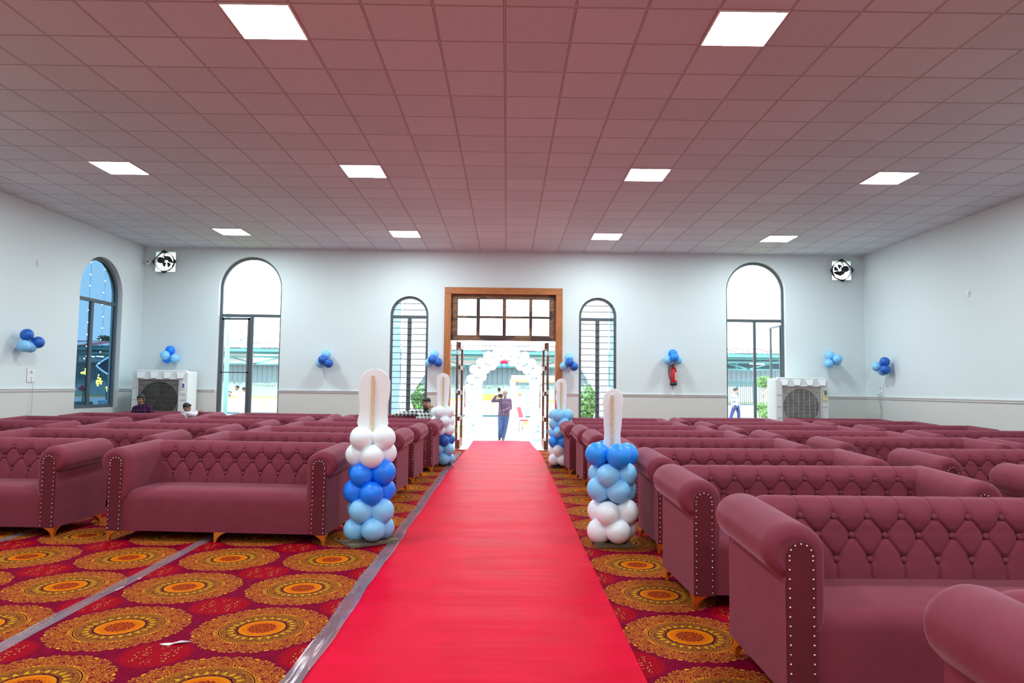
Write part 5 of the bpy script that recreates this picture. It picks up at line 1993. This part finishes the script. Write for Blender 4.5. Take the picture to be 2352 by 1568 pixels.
def face_bits(t, body, Mx, hair='short', beard=False, eyes=True, lips=True):
    if eyes:
        mb = MB()
        for s in (-1, 1):
            mb.ball((s * 0.031, 0.081, 0.009), (0.0115, 0.0075, 0.0052), 12, 8, Mx)
        mb.build('eyes', eyew_m, t)
        mb = MB()
        for s in (-1, 1):
            mb.ball((s * 0.031, 0.0875, 0.009), (0.0065, 0.004, 0.0065), 10, 6, Mx)
            mb.tube([Mx @ VEC((s * 0.014, 0.094, 0.026)), Mx @ VEC((s * 0.032, 0.091, 0.031)), Mx @ VEC((s * 0.048, 0.080, 0.026))], 0.0038, 6)
        mb.build('pupils_and_brows', eye_m, t)
    if lips:
        MB().ball((0, 0.0905, -0.060), (0.023, 0.009, 0.0085), 12, 8, Mx).build('lips', lip_m, t)
    mb = MB()
    if hair == 'short':
        mb.ball((0, -0.022, 0.045), (0.081, 0.092, 0.090), 20, 12, Mx)
        mb.ball((0, 0.030, 0.088), (0.066, 0.056, 0.036), 16, 10, Mx)
        for s in (-1, 1):
            mb.ball((s * 0.070, 0.004, 0.028), (0.012, 0.030, 0.040), 10, 8, Mx)
    elif hair == 'balding':
        mb.ball((0, -0.040, 0.010), (0.080, 0.070, 0.062), 20, 12, Mx)
        for s in (-1, 1):
            mb.ball((s * 0.068, -0.012, 0.040), (0.014, 0.040, 0.045), 10, 8, Mx)
    elif hair == 'fringe':
        mb.ball((0, -0.020, 0.048), (0.083, 0.094, 0.092), 20, 12, Mx)
        mb.ball((0, 0.058, 0.075), (0.062, 0.036, 0.034), 16, 10, Mx)
        for s in (-1, 1):
            mb.ball((s * 0.070, 0.010, 0.028), (0.013, 0.034, 0.046), 10, 8, Mx)
    elif hair == 'cap':
        mb.lathe([(0.082, 0.0), (0.085, 0.02), (0.080, 0.045), (0.060, 0.066), (0.02, 0.075), (0.001, 0.076)], 20, M=Mx @ Matrix.Translation((0, -0.008, 0.052)) @ Matrix.Rotation(R_(-6), 4, 'X') @ Matrix.Diagonal((1, 1.16, 1, 1)))
        for s in (-1, 1):
            mb.ball((s * 0.070, -0.004, 0.02), (0.012, 0.032, 0.045), 10, 8, Mx)
        mb.ball((0, -0.05, 0.0), (0.066, 0.05, 0.06), 14, 10, Mx)
    if hair:
        soft_union(mb, 'cap' if hair == 'cap' else 'hair', hair_m, t, 0.008, 2)
    if beard:
        mb = MB()
        mb.ball((0, 0.050, -0.088), (0.046, 0.042, 0.034), 16, 10, Mx)
        mb.ball((0, 0.060, -0.112), (0.030, 0.030, 0.026), 12, 8, Mx)
        for s in (-1, 1):
            mb.cone(Mx @ VEC((s * 0.064, 0.022, -0.020)), Mx @ VEC((s * 0.044, 0.05, -0.078)), 0.012, 0.019, 8)
        mb.cone(Mx @ VEC((-0.026, 0.092, -0.048)), Mx @ VEC((0.026, 0.092, -0.048)), 0.006, 0.006, 8)
        soft_union(mb, 'beard', hair_m, t, 0.007, 2)


def hand_geo(mb, wrist, fwd, palm, thumb_sign=1, curl=0.35, k=1.0):
    """palm, four unequal jointed fingers and a thumb leaving the side of the palm"""
    f = VEC(fwd).normalized()
    n = VEC(palm)
    n = (n - f * n.dot(f)).normalized()
    s = f.cross(n) * thumb_sign
    w = VEC(wrist)
    L = 0.088 * k
    for u in (-0.026, -0.009, 0.009, 0.026):
        mb.cone(w + f * 0.012 * k + s * u * k * 0.7, w + f * L + s * u * k, 0.0155 * k, 0.0125 * k, 10)
    for u, l1 in ((0.030, 0.074), (0.010, 0.084), (-0.011, 0.078), (-0.030, 0.060)):
        p0 = w + f * L + s * u * k
        d1 = (f * cos(curl) + n * sin(curl)).normalized()
        p1 = p0 + d1 * l1 * 0.45 * k
        d2 = (f * cos(curl * 2.2) + n * sin(curl * 2.2)).normalized()
        p2 = p1 + d2 * l1 * 0.32 * k
        d3 = (f * cos(curl * 3.0) + n * sin(curl * 3.0)).normalized()
        p3 = p2 + d3 * l1 * 0.25 * k
        for a, b_, r0, r1 in ((p0, p1, 0.0092, 0.0086), (p1, p2, 0.0086, 0.008), (p2, p3, 0.008, 0.007)):
            mb.cone(a, b_, r0 * k, r1 * k, 8)
    t0 = w + f * 0.030 * k + s * 0.026 * k
    t1 = t0 + (f * 0.55 + s * 0.75 + n * 0.35).normalized() * 0.036 * k
    t2 = t1 + (f * 0.85 + s * 0.25 + n * 0.45).normalized() * 0.030 * k
    mb.cone(t0, t1, 0.0125 * k, 0.0105 * k, 8).cone(t1, t2, 0.0105 * k, 0.008 * k, 8)


def chain(mb, pts, rs, n=14):
    for i in range(len(pts) - 1):
        mb.cone(pts[i], pts[i + 1], rs[i], rs[i + 1], n)
    return mb


def person(name, label, base, J, shirt, trousers, skin=None, k=1.0, hair='short', beard=False, voxel=0.012, sleeves=True, hand=None, face=True, kurta=False, group=None, shoes=True, lean_up=(0, 0, 1)):
    """J: joints in world space - head, fwd, neck, sl, sr, el, er, wl, wr, chest, hip, hl, hr, kl, kr, al, ar"""
    base = VEC(base)
    skin = skin or skin_a
    t = thing(name, label, 'person', base, 0, group)
    P = {q: (VEC(v) - base if q not in ('fwd', 'fl', 'fr', 'pl', 'pr', 'tl', 'tr', 'cl', 'cr') else v) for q, v in J.items()}
    body = MB()
    Mx = head_geo(body, P['head'], P['fwd'], k, lean_up)
    # neck, torso, limbs: one skin
    nb = P['neck']
    body.cone(P['head'] + VEC((0, 0, -0.06 * k)), nb, 0.052 * k, 0.060 * k, 14)
    chain(body, [nb, P['chest'], P['hip']], [0.062 * k, 0.090 * k, 0.088 * k])
    for s in ('l', 'r'):
        chain(body, [P['s' + s], P['e' + s], P['w' + s]], [0.052 * k, 0.042 * k, 0.029 * k])
        chain(body, [P['h' + s], P['k' + s], P['a' + s]], [0.085 * k, 0.058 * k, 0.038 * k])
        fw = P.get('f' + s) or (P['w' + s] - P['e' + s])
        pn = P.get('p' + s, (0, -1, 0))
        hand_geo(body, P['w' + s], fw, pn, P.get('t' + s, 1), P.get('c' + s, 0.35), k)
        toe = P['a' + s] + VEC((P['fwd'][0], P['fwd'][1], 0)).normalized() * 0.16 * k + VEC((0, 0, -0.055 * k))
        body.cone(P['a' + s] + VEC((0, 0, -0.03 * k)), toe, 0.040 * k, 0.030 * k, 10)
    soft_union(body, 'body', skin, t, voxel * 0.62 if voxel <= 0.012 else voxel, 2)
    if shirt is not None:
        sh = MB()
        mid = (P['chest'] + P['hip']) * 0.5
        side = (P['sr'] - P['sl'])
        sd = side.normalized()
        for u in (-0.085, 0.0, 0.085):
            chain(sh, [P['chest'] * 0.35 + nb * 0.65 + sd * u * 0.9 * k + VEC((0, 0, -0.035 * k)), P['chest'] + sd * u * k, mid + sd * u * 0.95 * k, P['hip'] + sd * u * k + VEC((0, 0, -0.02))], [0.076 * k, 0.118 * k, 0.112 * k, 0.116 * k])
        sh.cone(nb + VEC((0, 0, -0.045 * k)), nb + VEC((0, 0, 0.002)), 0.080 * k, 0.070 * k, 14)
        for s in ('l', 'r'):
            sh.cone(P['chest'] * 0.25 + nb * 0.75, P['s' + s], 0.070 * k, 0.066 * k, 14)
            if sleeves:
                chain(sh, [P['s' + s], P['e' + s], P['e' + s].lerp(P['w' + s], 0.93)], [0.068 * k, 0.055 * k, 0.042 * k])
            else:
                chain(sh, [P['s' + s], P['s' + s].lerp(P['e' + s], 0.75)], [0.068 * k, 0.060 * k])
        if kurta:
            for s in ('l', 'r'):
                sh.cone(P['h' + s], P['h' + s].lerp(P['k' + s], 0.9), 0.13 * k, 0.14 * k, 14)
        soft_union(sh, 'shirt', shirt, t, voxel, 5)
    if trousers is not None:
        tr = MB()
        tr.cone(P['hip'] + VEC((0, 0, 0.02)), (P['hl'] + P['hr']) * 0.5, 0.128 * k, 0.115 * k, 14)
        for s in ('l', 'r'):
            chain(tr, [P['h' + s], P['h' + s].lerp(P['k' + s], 0.5), P['k' + s], P['a' + s] + VEC((0, 0, 0.02))], [0.105 * k, 0.092 * k, 0.074 * k, 0.062 * k])
        soft_union(tr, 'trousers', trousers, t, voxel, 4)
    if shoes:
        for s in ('l', 'r'):
            fwd2 = VEC((P['fwd'][0], P['fwd'][1], 0)).normalized()
            sb = MB()
            a = P['a' + s] + VEC((0, 0, -0.045 * k))
            sb.cone(a - fwd2 * 0.05 * k, a + fwd2 * 0.10 * k, 0.044 * k, 0.042 * k, 12).cone(a + fwd2 * 0.10 * k, a + fwd2 * 0.17 * k + VEC((0, 0, -0.008)), 0.042 * k, 0.033 * k, 12)
            soft_union(sb, 'shoe', shoe_m, t, 0.012, 2)
    face_bits(t, None, Mx, hair, beard, face, face)
    return t, Mx, P


# ---- photographer on the path beyond the threshold
PB = VEC((-0.10, 22.7, GZ))


def ph(px, py, dy=0.0):
    q = on_y(px, py, 22.7 + dy)
    return q


purple = plain('purple_check_cotton', (0.095, 0.050, 0.105), 0.8, var=0.12, vscale=60)
jeans = plain('blue_denim', (0.038, 0.075, 0.185), 0.8, var=0.10, vscale=25)
J = dict(head=ph(1160, 904), fwd=(-0.12, -1, -0.12), neck=ph(1160, 917.5), chest=ph(1159, 928), hip=ph(1157, 951),
         sl=ph(1146.5, 919), sr=ph(1171, 919), el=ph(1131.5, 920.5, -0.10), er=ph(1172.5, 937, 0.0), wl=ph(1140, 908.5, -0.30), wr=ph(1158, 942, -0.26),
         hl=ph(1150.5, 956), hr=ph(1163, 956), kl=ph(1149, 983, -0.05), kr=ph(1160, 984, 0.0), al=ph(1147.5, 1009, 0.06), ar=ph(1156, 1009, 0.0),
         fl=(0.7, -0.25, 0.35), pl=(0.3, 0.2, -0.9), cl=0.6, tl=-1, fr=(-0.9, -0.25, -0.1), pr=(0, 0.9, -0.1), cr=0.75, tr=1)
for q in ('al', 'ar'):
    J[q].z = GZ + 0.075
t, Mx, P = person('person', 'person in purple shirt and blue jeans filming with a camera outside the door', PB, J, purple, jeans, plain('darkened_brown_skin', (0.20, 0.10, 0.075), 0.5), 0.97, 'balding', False, 0.013)  # skin base colour darkened evenly to offset the bright outdoor sky
MB().tube([P['hip'] + VEC((0.128 * cos(a), 0.112 * sin(a), 0.0)) for a in [2 * pi * i / 20 for i in range(20)]], 0.022, 8, closed=True).build('belt', plain('brown_belt', (0.20, 0.06, 0.025), 0.5), t)
MB().ball((0, 0.070, -0.062), (0.050, 0.040, 0.040), 16, 10, Mx).build('face_mask', plain('grey_mask', (0.16, 0.15, 0.20), 0.8), t)
q0 = ph(1149.5, 909, -0.36)
cm = thing('video_camera', 'black camera on a handheld gimbal stick held by the filming person', 'camera', q0)
MB().box(-0.075, 0.075, -0.035, 0.035, -0.055, 0.055).box(-0.03, 0.04, -0.03, 0.03, 0.05, 0.075).build('camera_body', M['black'], cm, bevel=0.008)
MB().lathe([(0.042, 0.03), (0.042, 0.10), (0.046, 0.105), (0.046, 0.13), (0.036, 0.13), (0.030, 0.115)], 20, M=Matrix.Rotation(pi / 2, 4, 'X')).build('lens', M['black'], cm)
q1 = ph(1153, 941.5, -0.31) - q0
MB().tube([(0.02, 0.0, -0.05), (0.03, 0.0, -0.13), q1 + VEC((0, 0, -0.06))], [0.014, 0.018, 0.017], 10).build('gimbal_stick', M['black'], cm)
MB().ball((0.02, 0, -0.11), (0.032, 0.03, 0.03), 12, 8).build('gimbal_joint', M['black'], cm)

# ---- seated man, arm stretched along the sofa back, hand over his eye
YM = 13.85
ps = lambda px, py, y=YM: on_y(px, py, y)
check_bw = mat_check('black_white_check', (0.72, 0.74, 0.73), (0.20, 0.23, 0.22), (0.012, 0.014, 0.014), 0.068, 0.45)
base = VEC((-1.70, 13.6, 0.0))
J = dict(head=ps(979.5, 927.5, YM - 0.03), fwd=(-0.20, -1, 0.06), neck=ps(980, 945, YM + 0.03), chest=ps(979, 957, YM + 0.03), hip=VEC((-1.66, YM - 0.05, 0.56)),
         sl=ps(959.5, 947, YM + 0.06), sr=ps(1000, 947, YM + 0.04), el=ps(931, 949.5, 13.98), er=ps(1003, 954, YM - 0.30), wl=ps(907, 952.0, 14.02), wr=ps(991.0, 941, YM - 0.235),
         hl=VEC((-1.76, 13.72, 0.56)), hr=VEC((-1.56, 13.72, 0.56)), kl=VEC((-1.84, 13.32, 0.56)), kr=VEC((-1.52, 13.32, 0.56)), al=VEC((-1.84, 13.22, 0.10)), ar=VEC((-1.52, 13.22, 0.10)),
         fl=(-1, 0.02, -0.12), pl=(0, 0, -1), cl=0.25, tl=1, fr=(-0.50, 0.10, 0.90), pr=(-0.1, 0.95, -0.05), cr=0.25, tr=-1)
person('person', 'bearded person in black cap and black-white check shirt on a sofa, arm outstretched', base, J, check_bw, plain('dark_trousers', (0.04, 0.045, 0.06), 0.8), skin_a, 1.0, 'cap', True, 0.011)

# ---- boy in a dark plaid shirt
YC = 14.42
base = VEC((-7.45, 14.3, 0.0))
pc = lambda px, py, y=YC: on_y(px, py, y)
plaid = mat_check('dark_purple_plaid', (0.030, 0.010, 0.035), (0.050, 0.018, 0.075), (0.12, 0.03, 0.075), 0.07, 0.4)
J = dict(head=pc(323.5, 917, YC - 0.02), fwd=(0.10, -1, -0.22), neck=pc(325, 931), chest=pc(326, 946), hip=VEC((-7.43, YC, 0.56)),
         sl=pc(310.5, 937.5), sr=pc(341, 934), el=pc(305, 956, YC - 0.08), er=pc(349, 950, YC - 0.05), wl=pc(318, 964, YC - 0.25), wr=pc(337, 962, YC - 0.25),
         hl=VEC((-7.52, 14.30, 0.54)), hr=VEC((-7.33, 14.30, 0.54)), kl=VEC((-7.54, 14.02, 0.53)), kr=VEC((-7.30, 14.02, 0.53)), al=VEC((-7.54, 13.93, 0.12)), ar=VEC((-7.30, 13.93, 0.12)),
         pl=(0, 0, -1), pr=(0, 0, -1))
person('person', 'boy in dark purple plaid shirt seated before the left air cooler', base, J, plaid, plain('boy_trousers', (0.05, 0.05, 0.07), 0.8), skin_a, 0.86, 'fringe', False, 0.011)

# ---- boy in a white checked shirt, turned away over the sofa back
YD = 14.40
base = VEC((-6.55, 14.3, 0.0))
pd = lambda px, py, y=YD: on_y(px, py, y)
whitecheck = mat_check('white_pink_check', (0.72, 0.68, 0.72), (0.66, 0.50, 0.56), (0.58, 0.30, 0.38), 0.06, 0.22)
J = dict(head=pd(429, 936.5), fwd=(0.92, 0.42, -0.35), neck=pd(425.5, 948), chest=pd(425, 957), hip=VEC((-6.60, YD - 0.02, 0.58)),
         sl=pd(436, 951, YD - 0.12), sr=pd(422, 949, YD + 0.12), el=pd(446, 953.5, YD - 0.02), er=pd(443, 950, YD + 0.18), wl=pd(452.5, 947, 14.52), wr=pd(454, 945, 14.62),
         hl=VEC((-6.55, YD - 0.1, 0.55)), hr=VEC((-6.58, YD + 0.08, 0.55)), kl=VEC((-6.32, YD - 0.12, 0.53)), kr=VEC((-6.34, YD + 0.06, 0.53)), al=VEC((-6.65, YD - 0.16, 0.56)), ar=VEC((-6.68, YD + 0.10, 0.56)),
         fl=(0.8, 0.2, 0.7), pl=(0.4, 0.3, -0.5), fr=(0.8, 0.3, 0.6), pr=(0.4, 0.3, -0.5))
person('person', 'boy in pale checked shirt seen from behind, leaning over a sofa back', base, J, whitecheck, plain('boy_shorts', (0.10, 0.10, 0.13), 0.8), skin_a, 0.80, 'short', False, 0.011, face=False, shoes=False)

# ---- man walking past the tall right window
YW = 28.8
pw_ = lambda px, py, y=YW: on_y(px, py, y)
base = VEC((pw_(1690, 930).x, YW, GZ))
wcheck = mat_check('white_blue_check', (0.78, 0.80, 0.80), (0.60, 0.68, 0.76), (0.05, 0.16, 0.32), 0.16, 0.36)
navy_t = plain('navy_trousers', (0.03, 0.055, 0.22), 0.8)
J = dict(head=pw_(1689.5, 897.5), fwd=(1, -0.25, -0.18), neck=pw_(1687, 905), chest=pw_(1687, 912), hip=pw_(1690.5, 928),
         sl=pw_(1684, 908.5, YW - 0.16), sr=pw_(1689, 908.5, YW + 0.16), el=pw_(1681.5, 921, YW - 0.22), er=pw_(1694, 920, YW + 0.2), wl=pw_(1683.5, 931, YW - 0.2), wr=pw_(1697, 930, YW + 0.2),
         hl=pw_(1689, 931, YW - 0.08), hr=pw_(1692, 931, YW + 0.08), kl=pw_(1682.5, 945, YW - 0.08), kr=pw_(1696.5, 946, YW + 0.08), al=pw_(1673, 960, YW - 0.08), ar=pw_(1697.5, 968, YW + 0.08), pl=(1, 0, 0), pr=(1, 0, 0))
J['ar'].z = GZ + 0.08
J['al'].z = GZ + 0.16
person('person', 'person in white and blue check shirt walking past the tall right window', base, J, wcheck, navy_t, skin_b, 1.0, 'short', False, 0.014)


# ---- people further off, standing
def stander(label, px, py, y, shirt, trousers, fwd=(0, -1, 0), skin=None, k=1.0, ground=None, kurta=False, hair='short', arm=0):
    g = GZ if ground is None else ground
    hd = on_y(px, py, y)
    h = hd.z - g                      # head centre above the ground
    x = hd.x
    f = VEC(fwd).normalized()
    s = VEC((-f.y, f.x, 0)) * -1
    b_ = VEC((x, y, g))
    o = lambda side, fw, z: b_ + s * side + f * fw + VEC((0, 0, z))
    J = dict(head=hd, fwd=fwd, neck=o(0, -0.01, h - 0.16), chest=o(0, -0.02, h - 0.36), hip=o(0, 0, h - 0.68),
             sl=o(-0.19, -0.01, h - 0.21), sr=o(0.19, -0.01, h - 0.21), el=o(-0.25, 0.0, h - 0.48), er=o(0.25, 0.0, h - 0.48), wl=o(-0.22, 0.12, h - 0.70), wr=o(0.22, 0.12, h - 0.70),
             hl=o(-0.09, 0, h - 0.74), hr=o(0.09, 0, h - 0.74), kl=o(-0.10, 0.02, max(0.42, (h - 0.74) * 0.52)), kr=o(0.10, 0.02, max(0.42, (h - 0.74) * 0.52)), al=o(-0.10, 0, 0.08), ar=o(0.10, 0, 0.08),
             pl=tuple(s), pr=tuple(-s))
    if arm:
        J['er'] = o(0.30, 0.15, h - 0.36)
        J['wr'] = o(0.22, 0.32, h - 0.22)
    return person('person', label, b_, J, shirt, trousers, skin, k, hair, False, 0.02, kurta=kurta, face=False, shoes=False)


white_k = plain('white_kurta_cloth', (0.80, 0.80, 0.82), 0.7)
blue_s = plain('pale_blue_shirt', (0.50, 0.66, 0.78), 0.8)
dark_t = plain('grey_trousers', (0.16, 0.17, 0.20), 0.8)
PG = GZ + 0.33
stander('person in white kurta standing outside behind the red chair', 1194, 905, 29.3, white_k, white_k, (0.2, 1, 0), skin_b, 1.05, None, True, None)
stander('person in white at the buffet left of the photographer', 1021, 897, 35.2, white_k, dark_t, (0.2, -1, 0), skin_a, 1.0, PG)
stander('person with back turned at the buffet just behind the raised camera', 1146.5, 896, 35.1, white_k, dark_t, (0.1, 1, 0), skin_a, 1.0, PG)
stander('person in white reaching out, left of the tall left window mullion', 544.5, 891, 34.9, white_k, white_k, (-0.8, -0.6, 0), skin_a, 1.0, PG, True, 'short', 1)
stander('person in white standing closest to the tall left window mullion', 561, 895, 33.2, white_k, white_k, (0.4, 1, 0), skin_a, 1.0, GZ, True)
stander('shorter person behind the buffet beside the pale cyan pole', 528, 904, 35.3, blue_s, dark_t, (0, -1, 0), skin_a, 0.92, PG)
orange = plain('orange_drape', (0.75, 0.20, 0.05), 0.7)
stander('person in orange robe outside the slim left window, left pane', 913, 916, 21.6, orange, orange, (0.3, -1, 0), skin_b, 0.95, GZ, True, None)

for o in list(bpy.data.objects):
    if o.get('label') == 'x':
        bpy.data.objects.remove(o, do_unlink=True)
